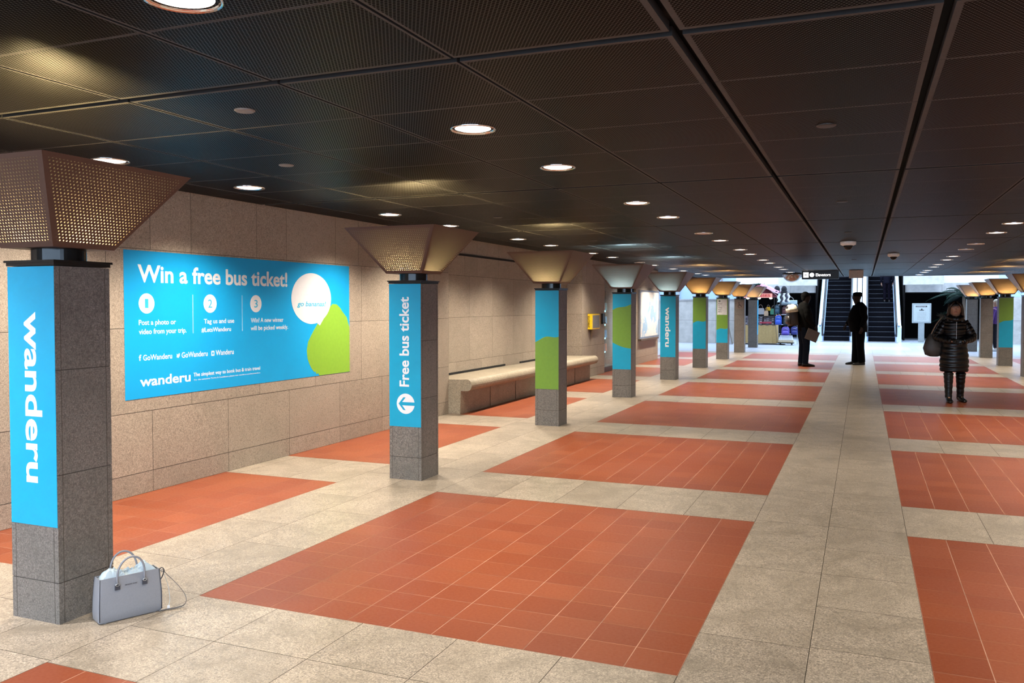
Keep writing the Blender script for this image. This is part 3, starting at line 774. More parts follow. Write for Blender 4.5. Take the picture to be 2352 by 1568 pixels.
M['under'] = plain('dark undercroft', (.007, .006, .006), .9, spec=.05)
struct(at.build('wall_atrium', [M['concrete'], M['grout'], M['steel'], M['aglass'], M['brightwall'], M['under']]))

# ------------------------------------------------------------------ escalators
M['step'] = plain('dark ribbed step', (.004, .004, .006), .85, spec=.06)
M['edge'] = plain('step edge', (.10, .11, .13), .6, spec=.2)
M['deck'] = plain('pale steel cladding', (.66, .75, .84), .28, .35, var=.08, scale=3)
M['deck2'] = plain('blue grey inner panel', (.30, .40, .60), .2, .5, var=.1)
M['rail'] = plain('black handrail', (.01, .01, .012), .4)
def escalator(xc, lab):
    t = thing('escalator', lab, 'escalator', (xc, 40.0, 0), 0, 'pair of escalators')
    wd = .53; rise, run = .213, .369
    st = MB(); st.box((-wd, 0, -.21), (wd, run+.02, -.002), 0); st.box((-wd, -.004, -.014), (wd, .012, 0), 1)
    first = None
    for i in range(24):
        if first is None: first = st.build('step', [M['step'], M['edge']], t); o = first
        else: o = first.copy(); C.objects.link(o); o.parent = t
        o.location = (0, .10+run*i, rise*(i+1))
    top = 24
    L = run*top; Z = rise*top
    for s_ in (-1, 1):
        x0 = s_*(wd+.005)
        def strip(name, xa, xb, off0, off1, mat, y0=-.3):
            mb = MB(); pr = []
            for x in (xa, xb):
                pr.append([(x, y0, max(off0, 0) if y0 < 0 else off0), (x, .35, off0+.0), (x, L, Z+off0), (x, L, Z+off1), (x, .30, off1+.02), (x, y0+.1, off1-.03), (x, y0, off1-.10)])
            if xa > xb: pr = pr[::-1]
            mb.rings(pr, 0); return mb.build(name, mat, t, recalc=True)
        strip('skirt_panel', x0, x0+s_*.02, .0, .33, M['deck2'])
        strip('inner_panel', x0+s_*.02, x0+s_*.05, .0, .90, M['deck2'])
        strip('outer_cladding', x0+s_*.05, x0+s_*.24, .0, .72, M['deck'])
        strip('deck_cover', x0+s_*.10, x0+s_*.20, .72, .80, M['deck'])
        mb = MB(); xm = x0+s_*.035
        pts = [(xm, -.32, .25), (xm, -.42, .45), (xm, -.45, .65), (xm, -.40, .85), (xm, -.25, .97), (xm, 0, 1.0), (xm, .35, 1.02), (xm, L, Z+1.0)]
        mb.tube(pts, .04, 10); mb.build('handrail', M['rail'], t, smooth=True)
    mb = MB(); mb.box((-wd-.1, -1.2, .002), (wd+.1, .12, .012)); mb.build('landing_plate', M['steel'], t)
    return t
escalator(-1.08, 'left escalator of dark steps behind the standing officer')
escalator(.735, 'right escalator of dark steps, carrying one person')
mb = MB(); mb.rings([[(-.26, 0, 0), (.26, 0, 0), (.26, 0, .72), (-.26, 0, .72)], [(-.26, 8.8, 4.2), (.26, 8.8, 4.2), (.26, 8.8, 5.9), (-.26, 8.8, 5.9)]], 0)
o = mb.build('divider_cladding', M['deck'], recalc=True); o.location = (-.172, 40.2, 0); o.scale = (.36, 1, 1)
tag(o, 'pale sloping cladding between the two escalators', 'cladding')

# sign board on a post
sb = thing('poster_stand', 'pale notice board on a single post right of the escalators', 'sign stand', (2.23, 39.0, 0))
fr = plain('pale grey frame', (.24, .27, .28), .5)
mb = MB(); mb.box((-.36, -.04, .84), (.36, .04, 1.66)); mb.build('board', fr, sb, bevel=.012)
mb = MB(); mb.box((-.12, -.03, .03), (.11, .03, .84)); mb.build('post', fr, sb)
mb = MB(); mb.rings([[(-.42, -.25, 0), (.42, -.25, 0), (.42, .25, 0), (-.42, .25, 0)], [(-.16, -.1, .045), (.16, -.1, .045), (.16, .1, .045), (-.16, .1, .045)]]); mb.build('base', fr, sb)
mb = MB(); mb.box((-.30, -.0415, .90), (.30, -.0405, 1.60)); nt_ = mb.build('notice', plain('white notice', (.36, .40, .40), .5), sb)
mb = MB(); mb.box((-.22, -.0425, 1.50), (.20, -.0417, 1.56)); mb.build('header_bar', M['inkblack'], nt_)
text_fit('lettering', 'CONSTRUCTION', .36, .03, frame((-.20, -.0427, 1.515), (1, 0, 0), (0, 0, 1)), M['white'], nt_, .02)
mb = MB(); mb.box((-.09, -.0425, 1.36), (.09, -.0417, 1.39)); mb.box((-.02, -.0425, 1.39), (.03, -.0417, 1.44)); mb.build('printed_symbol', M['inkblack'], nt_)
for i in range(7):
    mb = MB(); mb.box((-.17, -.0425, 1.28-.05*i), (.17, -.0417, 1.288-.05*i)); mb.build('text_line', M['grey'], nt_)

# palms
leaf_m = plain('palm leaf', (.006, .022, .014), .7, var=.3, scale=4, spec=.15); trunk_m = plain('palm trunk', (.10, .07, .05), .8)
def palm(loc, h, lab, n=13, L=1.1, seed=1):
    rnd = random.Random(seed)
    t = thing('potted_palm', lab, 'palm', loc)
    mb = MB(); mb.lathe((0, 0, 0), [(.22, 0), (.28, .05), (.34, .45), (.36, .5), (.30, .5), (.28, .42)], 24); mb.build('planter', M['concrete'], t, smooth=True)
    mb = MB(); mb.tube([(0, 0, .40), (.03, .02, h*.5), (0, 0, h)], [.07, .055, .05], 10); mb.build('trunk', trunk_m, t, smooth=True)
    for i in range(n):
        a = 2*PI*i/n+rnd.uniform(-.2, .2); el = rnd.uniform(.25, 1.1); l = L*rnd.uniform(.8, 1.1)
        mb = MB(); pts = []
        for j in range(9):
            u = j/8; r = l*u*math.cos(el)*(1+.1*u); z = h+l*(u*math.sin(el)-.62*u*u)
            pts.append(Vector((r*math.cos(a), r*math.sin(a), z)))
        mb.tube(pts, [.012*(1-.8*j/8) for j in range(9)], 6)
        side = Vector((-math.sin(a), math.cos(a), 0))
        for j in range(1, 40):
            u = j/40; k = int(u*8); p = pts[k].lerp(pts[min(8, k+1)], u*8-k)
            d = (pts[min(8, k+1)]-pts[k]).normalized(); ln = .30*math.sin(PI*min(1, u+.12))**.6+.03
            for s_ in (-1, 1):
                tip = p+(side*s_*.75+d*.65+Vector((0, 0, -.28))).normalized()*ln
                q = d*.011
                mb.quad([p-q, p+q, tip+Vector((0, 0, .002)), tip-Vector((0, 0, .002))])
        mb.build('frond', leaf_m, t)
palm((-4.35, 38.2, 0), 2.2, 'potted palm whose fronds show above the kiosk roof', 13, 1.15, 3)
palm((-5.6, 40.6, 0), 2.3, 'potted palm partly hidden behind the left column shades', 12, 1.05, 5)
palm((3.6, 37.2, 0), 1.95, 'potted palm with drooping fronds behind the right column shades', 14, 1.25, 8)
palm((6.0, 38.3, 0), 2.3, 'potted palm farther right, mostly hidden by the column shades', 11, 1.0, 9)
palm((3.7, 43.4, 0), 1.0, 'low dark palm in the shadow behind the walking woman', 12, .9, 12)

# ------------------------------------------------------------------ kiosk and its goods
kx, ky = -4.15, 35.4
kk = thing('vendor_cart', 'market cart with tan skirt and dark red canopy beyond the columns', 'kiosk', (kx, ky, 0))
mb = MB(); mb.box((-.55, 0, .76), (.90, 1.1, .80)); mb.build('counter', plain('counter', (.10, .06, .05), .5), kk)
mb = MB(); R = []
for z, e in ((.05, .05), (.40, .02), (.78, 0)):
    rr = []
    for (x0, y0, x1, y1) in ((-.55, 0, .90, 0), (.90, 0, .90, 1.1), (.90, 1.1, -.55, 1.1), (-.55, 1.1, -.55, 0)):
        for i in range(16):
            u = i/16; x = x0+(x1-x0)*u; y = y0+(y1-y0)*u; q = .018*math.sin(i*2.4)*(1 if z < .7 else .2)+e
            rr.append((x+q*(1 if x1 != x0 else 1), y-q, z))
    R.append(rr)
mb.rings(R, 0, False, False); mb.build('skirt', plain('tan cloth', (.36, .245, .10), .9), kk)
for (x, y) in ((-.50, .05), (.85, .05), (.85, 1.05), (-.50, 1.05)):
    mb = MB(); mb.cyl((x, y), .02, .02, .80, 1.92, 10); mb.build('post', M['black'], kk)
mb = MB(); red = plain('dark red canvas', (.10, .010, .018), .8)
mb.rings([[(-.62, -.1, 1.90), (.98, -.1, 1.90), (.98, 1.2, 1.90), (-.62, 1.2, 1.90)], [(.15, .45, 2.40), (.35, .45, 2.40), (.35, .65, 2.40), (.15, .65, 2.40)]]); mb.build('canopy', red, kk)
mb = MB(); mb.box((-.62, -.13, 1.88), (.78, -.10, 2.05)); sbd = mb.build('sign_board', plain('salmon sign board', (.80, .33, .25), .5, emit=(1, .35, .25), es=.12), kk)
text_fit('lettering', 'SUNGLASSES', 1.26, .105, frame((-.55, -.131, 1.915), (1, 0, 0), (0, 0, 1)), plain('red sign letters', (.50, .02, .02), .5), sbd, .04)
mb = MB(); mb.quad([(.30, -.02, 2.40), (.36, -.02, 2.47), (1.05, -.12, 2.14), (.98, -.12, 2.05)]); mb.rings([[(.28, .0, 2.38), (.36, .0, 2.46), (1.06, -.12, 2.14), (.98, -.12, 2.04)], [(.28, .6, 2.38), (.36, .6, 2.46), (1.06, .6, 2.14), (.98, .6, 2.04)]]); mb.build('canopy_trim', plain('pink canvas trim', (.85, .50, .66), .8), kk)
for i in range(3):
    mb = MB(); mb.ell((-.2+.45*i, .15, 1.86), (.06, .06, .035), 12, 6); mb.build('canopy_lamp', plain('small lit lamp', (1, 1, 1), .4, emit=(1, .9, .8), es=8), kk)
def item(name, mb, mat, loc, lab, cat, grp=None, smooth=False, rz=0):
    o = mb.build(name, mat, None, smooth=smooth); o.location = loc; o.rotation_euler = (0, 0, rz); tag(o, lab, cat, grp or None); return o
# stepped display boards with sunglasses, belts and wallets
rkm = plain('display board', (.045, .035, .05), .5)
for i, (x, y, z0, z1, lb) in enumerate(((-.52, .10, .80, 1.15, 'black sunglasses rack at the left end of the kiosk counter'), (-.05, .12, .80, 1.12, 'black sunglasses rack in the middle of the kiosk counter'), (.42, .10, .80, 1.08, 'low black rack at the right end of the kiosk counter'))):
    t = thing('sunglasses_rack', lb, 'display rack', (kx+x, ky+y, z0), 0, 'sunglasses racks on the kiosk')
    mb = MB(); mb.rings([[(0, 0, 0), (.42, 0, 0), (.42, .35, 0), (0, .35, 0)], [(0, .22, z1-z0), (.42, .22, z1-z0), (.42, .35, z1-z0), (0, .35, z1-z0)]]); mb.build('board', rkm, t)
    for r in range(4):
        for c in range(4):
            u = (r+.5)/4; zz = (z1-z0)*u; yy = .22*u-.012
            mb = MB()
            for s_ in (-1, 1): mb.ell((.055+.104*c+s_*.020, yy, zz), (.017, .006, .014), 10, 6)
            mb.tube([(.055+.104*c-.006, yy, zz+.005), (.055+.104*c+.006, yy, zz+.005)], .003, 6)
            mb.build('sunglasses', plain('lens %d%d%d' % (i, r, c), random.choice([(.5, .5, .55), (.02, .02, .03), (.25, .3, .4), (.7, .7, .7), (.15, .03, .04)]), .15), t)
def box_item(name, x, y, z, w, d, h, col, lab, cat, bev=.01):
    mb = MB(); mb.box((-w/2, -d/2, 0), (w/2, d/2, h)); o = mb.build(name, plain(name+' colour', col, .5), None, bevel=bev); o.location = (x, y, z); tag(o, lab, cat); return o
def handbag(x, y, z, w, h, d, col, lab, hc=None):
    t = thing('handbag', lab, 'bag', (x, y, z), 0, 'handbags on the kiosk'); m_ = plain('bag cloth', col, .5)
    mb = MB(); mb.rings([[(-w*.5, -d/2, 0), (w*.5, -d/2, 0), (w*.5, d/2, 0), (-w*.5, d/2, 0)], [(-w*.52, -d*.5, h*.5), (w*.52, -d*.5, h*.5), (w*.52, d*.5, h*.5), (-w*.52, d*.5, h*.5)], [(-w*.42, -d*.2, h), (w*.42, -d*.2, h), (w*.42, d*.2, h), (-w*.42, d*.2, h)]])
    mb.build('body', m_, t, bevel=.015)
    mb = MB(); mb.tube([(w*.28*math.cos(a), 0, h+h*.55*math.sin(a)) for a in [PI*i/10 for i in range(11)]], .010, 8); mb.build('handle', plain('bag handle', hc or (.2, .15, .12), .5), t, smooth=True)
    return t
handbag(kx+.27, ky+.45, 1.20, .30, .26, .14, (.40, .42, .46), 'silver grey handbag standing above the kiosk racks')
handbag(kx+.57, ky+.50, 1.36, .16, .15, .10, (.75, .45, .02), 'small yellow bag above the kiosk racks')
handbag(kx+.78, ky+.42, 1.20, .24, .24, .10, (.06, .30, .20), 'green bag at the right end of the kiosk')
handbag(kx+.50, ky+.40, 1.14, .16, .22, .10, (.62, .45, .30), 'tan and cream bag beside the green bag')
box_item('shelf_riser', kx+.35, ky+.62, .80, 1.0, .42, .34, (.05, .04, .045), 'dark shelf riser on the kiosk counter carrying the handbags', 'shelf')
box_item('wallet_tray', kx+.52, ky+.02, .845, .46, .10, .07, (.28, .02, .04), 'dark red wallet tray along the kiosk counter front', 'tray')
bx_ = box_item('orange_scarf', kx+1.00, ky+.10, 1.10, .20, .10, .10, (.90, .28, .08), 'folded orange scarf at the corner of the kiosk', 'scarf', .03)
def backpack(x, y, z, w, h, col, lab, grp='backpacks hung beside the kiosk'):
    t = thing('backpack', lab, 'backpack', (x, y, z), 0, grp); m_ = plain('backpack cloth', col, .5); d = w*.55
    def pr(zz, s_, k=20, dd=1): return [(w*.5*s_*math.copysign(abs(math.cos(a))**.6, math.cos(a)), d*.5*dd*math.copysign(abs(math.sin(a))**.6, math.sin(a)), zz) for a in [2*PI*i/k for i in range(k)]]
    mb = MB(); mb.rings([pr(0, .82), pr(h*.08, .98), pr(h*.45, 1.0), pr(h*.78, .92), pr(h*.94, .66), pr(h, .35)]); mb.build('body', m_, t, smooth=True)
    mb = MB(); mb.rings([[(q[0]*.72, q[1]*.35-d*.5, q[2]) for q in pr(h*.1, 1)], [(q[0]*.74, q[1]*.45-d*.52, q[2]) for q in pr(h*.3, 1)], [(q[0]*.6, q[1]*.35-d*.48, q[2]) for q in pr(h*.5, 1)]]); mb.build('front_pocket', plain('pocket cloth', tuple(min(1, c*1.25) for c in col), .45), t, smooth=True)
    mb = MB(); mb.tube([(w*.12*math.cos(a), 0, h*.97+h*.13*math.sin(a)) for a in [PI*i/8 for i in range(9)]], .008, 6); mb.build('top_handle', M['black'], t, smooth=True)
    mb = MB(); mb.tube([(-w*.3, -d*.50, h*.72), (0, -d*.56, h*.78), (w*.3, -d*.50, h*.72)], .006, 6); mb.build('zipper', M['steel'], t, smooth=True)
    return t
bx = -3.22
rack = thing('backpack_stand', 'grey metal display stand holding backpacks beside the kiosk', 'display stand', (-2.80, 35.75, 0))
for x in (-.36, .0, .36): mb = MB(); mb.tube([(x, 0, .02), (x, 0, 1.62)], .014, 8); mb.build('pole', M['steel'], rack)
for z in (.42, .80, 1.20, 1.60): mb = MB(); mb.tube([(-.36, -.02, z), (.36, -.02, z)], .012, 8); mb.build('rail', M['steel'], rack)
backpack(-3.20, 35.5, 1.24, .20, .36, (.015, .05, .08), 'dark teal backpack high on the stand, left one')
backpack(-2.86, 35.5, 1.22, .31, .33, (.06, .012, .014), 'dark maroon backpack high on the stand, centre')
backpack(-3.14, 35.45, .80, .27, .38, (.02, .07, .40), 'bright blue backpack on the stand')
backpack(-2.82, 35.45, .77, .29, .40, (.006, .012, .014), 'black backpack on the stand below the maroon one')
backpack(-2.86, 35.4, .385, .32, .34, (.085, .055, .33), 'purple backpack on top of the stacked trays')
backpack(-2.53, 35.45, .41, .28, .32, (.012, .015, .13), 'navy backpack hanging right of the purple one')
backpack(-2.57, 35.6, .77, .24, .30, (.05, .09, .20), 'blue grey backpack behind the man with the rucksack')
cs = thing('carry_case', 'silver carry case on top of the backpack stand', 'case', (-2.78, 35.7, 1.63), 0)
mb = MB(); mb.box((-.33, -.09, 0), (.33, .09, .15)); mb.build('shell', plain('silver case', (.45, .58, .62), .3, .3), cs, bevel=.02)
mb = MB(); mb.tube([(.16*math.cos(a)+.03, 0, .15+.14*math.sin(a)) for a in [PI*i/10 for i in range(11)]], .012, 8); mb.build('handle', M['grey'], cs, smooth=True)
# hats and scarves on top of the kiosk corner
for i, (x, z, lb) in enumerate(((-3.20, 2.09, 'black knit hat heap above the kiosk corner, left one'), (-2.93, 2.08, 'black knit hat heap above the kiosk corner, right one'))):
    mb = MB(); mb.ell((0, 0, .13), (.11, .11, .14), 18, 10); mb.ell((0, 0, .04), (.13, .12, .05), 18, 8)
    item('knit_hat', mb, plain('black knit', (.01, .01, .015), .9), (x, 35.4, z), lb, 'hat', 'knit hats above the kiosk', True)
hs = thing('hat_stand', 'thin black stand carrying hats and striped scarves beside the kiosk roof', 'stand', (-3.06, 35.5, 0))
mb = MB(); mb.cyl((0, 0), .02, .02, .0, 2.10, 10); mb.box((-.26, -.12, 2.06), (.26, .12, 2.08)); mb.build('pole', M['black'], hs)
mb = MB(); mb.cyl((0, 0), .20, .18, 0, .03, 20); mb.build('base', M['black'], hs)
for i, (x, c_) in enumerate(((-3.12, (.62, .72, .76)), (-3.02, (.03, .03, .04)), (-2.93, (.75, .74, .78)), (-2.84, (.04, .04, .06)), (-2.76, (.70, .68, .74)))):
    mb = MB(); R = []
    for j in range(9):
        z = -.045*j; q = .025*math.sin(j*1.3+i)
        R.append([(-.05+q, -.02, z), (.05+q, -.03, z), (.05+q, .02, z), (-.05+q, .03, z)])
    mb.rings(R); item('scarf', mb, plain('scarf cloth %d' % i, c_, .8), (x, 35.33, 2.06), ['pale blue', 'black', 'white', 'charcoal', 'lilac white'][i]+' scarf hanging beside the kiosk roof', 'scarf', 'scarves hanging beside the kiosk', True)
# stacked trays on a dolly
dl = thing('dolly', 'low black wheeled dolly under the stacked trays', 'dolly', (-2.83, 35.3, 0))
mb = MB(); mb.box((-.30, -.2, .07), (.30, .2, .10)); mb.build('platform', M['black'], dl)
for x in (-.22, .22):
    for y in (-.14, .14):
        mb = MB(); mb.rings([[(x-.02, y+.035*math.cos(a), .035+.035*math.sin(a)) for a in [2*PI*i/14 for i in range(14)]], [(x+.02, y+.035*math.cos(a), .035+.035*math.sin(a)) for a in [2*PI*i/14 for i in range(14)]]]); mb.build('wheel', M['black'], dl)
for i, (z, h, c_, lb) in enumerate(((.10, .10, (.50, .40, .26), 'beige tray, bottom of the stack on the dolly'), (.20, .05, (.75, .75, .72), 'white tray, second in the stack on the dolly'), (.25, .065, (.62, .64, .68), 'grey tray, third in the stack on the dolly'), (.315, .065, (.42, .44, .50), 'darker grey tray, top of the stack on the dolly'))):
    box_item('storage_tray', -2.83, 35.3, z+.001, .56-.03*i, .36, h-.004, c_, lb, 'tray')['group'] = 'trays stacked on the dolly'
# blue refuse strip behind the kiosk: dark slanted strut of the stair
mb = MB(); mb.rings([[(-.10, 0, 0), (.12, 0, 0), (.12, .3, 0), (-.10, .3, 0)], [(-.55, 0, 2.4), (-.38, 0, 2.4), (-.38, .3, 2.4), (-.55, .3, 2.4)]])
item('slanted_strut', mb, M['steel'], (-5.0, 34.9, 0), 'dark slanted steel strut seen between the seventh and eighth left columns', 'strut')

# ------------------------------------------------------------------ handbag by the first column
hb = thing('tote_bag', 'grey blue leather tote stuffed with tissue paper on the floor by the nearest column', 'bag', (-3.445, 3.20, 0), math.atan2(.28, .13))
W2, D2_, HH = .155, .052, .222
bm_ = MB()
def brow(z, w, d, k=6, rc=.012):
    pts = []
    for sx, sy, a0 in ((1, -1, -PI/2), (1, 1, 0), (-1, 1, PI/2), (-1, -1, PI)):
        for i in range(k+1):
            a = a0+PI/2*i/k; pts.append((sx*(w-rc)+rc*math.cos(a), sy*(d-rc)+rc*math.sin(a), z))
    return pts
R = [brow(.004, W2-.006, D2_-.006), brow(.012, W2, D2_), brow(.05, W2+.002, D2_+.001), brow(.12, W2-.001, D2_), brow(.185, W2-.006, D2_-.004), brow(HH, W2-.010, D2_-.010, 6, .006),
     brow(HH, W2-.014, D2_-.014, 6, .004), brow(.16, W2-.014, D2_-.014, 6, .004)]
bm_.rings(R, 0, True, True); body = bm_.build('bag_body', M['bag'], hb, smooth=True)
body.modifiers.new('e', 'EDGE_SPLIT').split_angle = .7
# gusset notch panels and piping
for s_ in (-1, 1):
    mb = MB(); mb.tube([(-W2+.004, s_*(D2_+.0), .015), (-W2+.004, s_*(D2_+.001), .10), (-W2+.011, s_*(D2_-.009), HH)], .0022, 6); mb.build('piping', M['bag_dark'], hb, smooth=True)
    mb = MB(); mb.tube([(W2-.004, s_*(D2_+.0), .015), (W2-.004, s_*(D2_+.001), .10), (W2-.011, s_*(D2_-.009), HH)], .0022, 6); mb.build('piping', M['bag_dark'], hb, smooth=True)
mb = MB()
for sx in (-1, 1):
    for sy in (-1, 1): mb.cyl((sx*.12, sy*.035), .007, .007, 0, .006, 10)
mb.build('bag_feet', M['steel'], hb)
for s_, off in ((-1, 0), (1, 0)):
    y = s_*(D2_-.004); mb = MB(); pts = []
    lean = .012*s_
    for i in range(25):
        a = PI-PI*i/24
        pts.append((.066*math.cos(a)*(1+.05*math.sin(a)), y+s_*.004+lean*math.sin(a), HH-.01+.105*math.sin(a)**.9))
    pts = [(-.066, y+s_*.008, HH-.035)]+pts+[(.066, y+s_*.008, HH-.035)]
    mb.tube(pts, .0052, 10); hd = mb.build('handle', M['bag'], hb, smooth=True)
    for x in (-.066, .066):
        mb = MB(); yy = y+s_*.005
        mb.box((x-.013, min(yy, yy+s_*.005), HH-.062), (x+.013, max(yy, yy+s_*.005), HH-.036)); mb.build('handle_tab', M['bag_dark'], hd, bevel=.002)
        mb = MB(); mb.tube([(x+.009*math.cos(a), yy+s_*.006, HH-.036+.006*math.sin(a)) for a in [2*PI*i/12 for i in range(13)]], .0022, 6); mb.build('ring', M['steel'], hd, smooth=True)
text_fit('lettering', 'MICHAEL KORS', .058, .0055, frame((-.029, -D2_-.0010, HH-.048), (1, 0, 0), (0, 0, 1)), M['bag_dark'], hb, .02)
# crumpled tissue
tp = bmesh.new(); nx, ny = 34, 16
vs = [[None]*(ny+1) for _ in range(nx+1)]
rr = random.Random(4)
from mathutils import noise as mn
for i in range(nx+1):
    for j in range(ny+1):
        u, v = i/nx, j/ny
        x = (u-.5)*2*(W2-.018); y = (v-.5)*2*(D2_-.017)
        e = min(u, 1-u, v, 1-v)*6; e = min(1, e)
        n_ = mn.noise(Vector((x*26, y*26, 3.1)))*.020+abs(mn.noise(Vector((x*60, y*60, 9))))*.018
        z = HH-.006+.040*e*(.62+.38*math.cos((u-.18)*9.0))+n_*e
        if u < .12: z -= .01*(1-u/.12)
        vs[i][j] = tp.verts.new((x*(1+.02*e), y, z))
for i in range(nx):
    for j in range(ny): tp.faces.new((vs[i][j], vs[i+1][j], vs[i+1][j+1], vs[i][j+1]))
me = bpy.data.meshes.new('tissue_paper'); tp.to_mesh(me); tp.free(); me.materials.append(M['paper'])
o = bpy.data.objects.new('tissue_paper', me); C.objects.link(o); o.parent = hb
so = o.modifiers.new('s', 'SOLIDIFY'); so.thickness = .0012
mb = MB(); pts = [(W2-.008, 0, .198), (W2+.02, -.006, .196), (W2+.045, -.015, .165), (W2+.085, -.03, .115), (W2+.115, -.045, .065), (W2+.12, -.06, .03), (W2+.10, -.07, .010), (W2+.06, -.068, .006), (W2+.02, -.058, .006), (W2-.02, -.058, .006)]
def smooth_pts(p, n=6):
    out = []; p = [Vector(q) for q in p]
    for i in range(len(p)-1):
        a, b, c, d = p[max(0, i-1)], p[i], p[i+1], p[min(len(p)-1, i+2)]
        for k in range(n):
            t = k/n; out.append(.5*((2*b)+(c-a)*t+(2*a-5*b+4*c-d)*t*t+(3*b-a-3*c+d)*t**3))
    return out+[p[-1]]
mb.tube(smooth_pts(pts), .0065, 8, 0, .28); mb.build('shoulder_strap', plain('strap leather', (.16, .15, .15), .4), hb, smooth=True)
mb = MB(); mb.tube(smooth_pts([(W2-.006, -.01, .20), (W2+.012, -.012, .215), (W2+.024, -.012, .20), (W2+.016, -.012, .170), (W2+.002, -.012, .150)]), .006, 8, 0, .3); mb.build('strap_end', M['bag_dark'], hb, smooth=True)
mb = MB(); mb.tube([(W2+.018+.007*math.cos(a), -.006, .196+.007*math.sin(a)) for a in [2*PI*i/12 for i in range(13)]], .0022, 6); mb.build('strap_ring', M['chrome'], hb, smooth=True)
mb = MB(); mb.tube(smooth_pts([(W2+.02, -.01, .190), (W2+.04, -.02, .12), (W2+.042, -.04, .05), (W2+.032, -.050, .022)]), .0012, 5); tg = mb.build('tag_string', M['paper'], hb, smooth=True)
mb = MB(); mb.box((W2+.024, -.056, .004), (W2+.036, -.050, .022)); mb.build('price_tag', M['white'], tg)

# ------------------------------------------------------------------ people
SKIN = plain('skin', (.36, .19, .12), .5); SKIN_D = plain('dark skin', (.018, .011, .008), .6, spec=.2)
def skin_mesh(name, nodes, edges, mat, parent, sub=2):
    names = list(nodes); idx = {n: i for i, n in enumerate(names)}
    me = bpy.data.meshes.new(name); me.from_pydata([nodes[n][0] for n in names], [(idx[a], idx[b]) for a, b in edges], [])
    o = bpy.data.objects.new(name, me); C.objects.link(o)
    sk = o.modifiers.new('skin', 'SKIN'); sk.use_smooth_shade = True; sk.branch_smoothing = .6
    for i, n in enumerate(names):
        r = nodes[n][1]; me.skin_vertices[0].data[i].radius = (r, r) if not isinstance(r, tuple) else r
        me.skin_vertices[0].data[i].use_root = (i == 0)
    ss = o.modifiers.new('sub', 'SUBSURF'); ss.levels = sub; ss.render_levels = sub
    dg = bpy.context.evaluated_depsgraph_get(); dg.update()
    m2 = bpy.data.meshes.new_from_object(o.evaluated_get(dg)); m2.name = name
    bpy.data.objects.remove(o)
    m2.materials.clear(); m2.materials.append(mat)
    m2.polygons.foreach_set('use_smooth', [True]*len(m2.polygons))
    o = bpy.data.objects.new(name, m2); C.objects.link(o); o.parent = parent
    return o
def arm_chain(nodes, edges, s_, sh, el, wr, curl, fwd):
    """arm, palm, five separate fingers. s_: -1 left / 1 right"""
    S = 'L' if s_ < 0 else 'R'
    nodes['sh'+S] = (sh, .055); nodes['el'+S] = (el, .042); nodes['wr'+S] = (wr, .026)
    edges += [('chest', 'sh'+S), ('sh'+S, 'el'+S), ('el'+S, 'wr'+S)]
    w = Vector(wr); f = Vector(fwd).normalized(); side = Vector(curl).normalized(); across = f.cross(side).normalized()
    pm = w+f*.055; nodes['pm'+S] = (tuple(pm), (.036, .018)); edges.append(('wr'+S, 'pm'+S))
    for i, ln in enumerate((.062, .072, .068, .052)):
        b0 = pm+across*(.028-.019*i)+f*.028
        b1 = b0+f*ln*.5+side*.012; b2 = b1+f*ln*.35+side*.026
        for n_, q, r in (('a', b0, .010), ('b', b1, .009), ('c', b2, .008)): nodes['f%s%d%s' % (n_, i, S)] = (tuple(q), r)
        edges += [('pm'+S, 'fa%d%s' % (i, S)), ('fa%d%s' % (i, S), 'fb%d%s' % (i, S)), ('fb%d%s' % (i, S), 'fc%d%s' % (i, S))]
    t0 = w+f*.025+across*.030; t1 = t0+f*.030+across*.018+side*.012; t2 = t1+f*.026+side*.012
    for n_, q, r in (('ta', t0, .012), ('tb', t1, .010), ('tc', t2, .009)): nodes[n_+S] = (tuple(q), r)
    edges += [('wr'+S, 'ta'+S), ('ta'+S, 'tb'+S), ('tb'+S, 'tc'+S)]
def glove(nodes, S, mat, parent, grow=.004):
    keep = [n for n in nodes if n.endswith(S) and (n[:2] in ('wr', 'pm', 'ta', 'tb', 'tc') or n[:2] in ('fa', 'fb', 'fc'))]
    nd2 = {}
    for n in keep:
        q, r = nodes[n]; nd2[n] = (q, tuple(x+grow for x in r) if isinstance(r, tuple) else r+grow+(.008 if n[:2] == 'wr' else 0))
    nd2 = {'wr'+S: nd2.pop('wr'+S), **nd2}
    e = [('wr'+S, 'pm'+S), ('wr'+S, 'ta'+S), ('ta'+S, 'tb'+S), ('tb'+S, 'tc'+S)]
    for i in range(4): e += [('pm'+S, 'fa%d%s' % (i, S)), ('fa%d%s' % (i, S), 'fb%d%s' % (i, S)), ('fb%d%s' % (i, S), 'fc%d%s' % (i, S))]
    return skin_mesh('glove', nd2, e, mat, parent)
def leg_chain(nodes, edges, s_, hip, kn, an, toe):
    S = 'L' if s_ < 0 else 'R'
    for n_, q, r in (('hip', hip, .085), ('thi', tuple((Vector(hip)*.5+Vector(kn)*.5)), .075), ('kn', kn, .055), ('calf', tuple(Vector(kn)*.65+Vector(an)*.35+Vector((0, -.015, 0))), .056), ('an', an, .036)): nodes[n_+S] = (q, r)
    a = Vector(an); t = Vector(toe)
    nodes['ball'+S] = (tuple(a.lerp(t, .6)*1.0), .034); nodes['toe'+S] = (toe, .026)
    nodes['ball'+S] = ((a.lerp(t, .6).x, a.lerp(t, .6).y, .036), .034)
    edges += [('pelvis', 'hip'+S), ('hip'+S, 'thi'+S), ('thi'+S, 'kn'+S), ('kn'+S, 'calf'+S), ('calf'+S, 'an'+S), ('an'+S, 'ball'+S), ('ball'+S, 'toe'+S)]
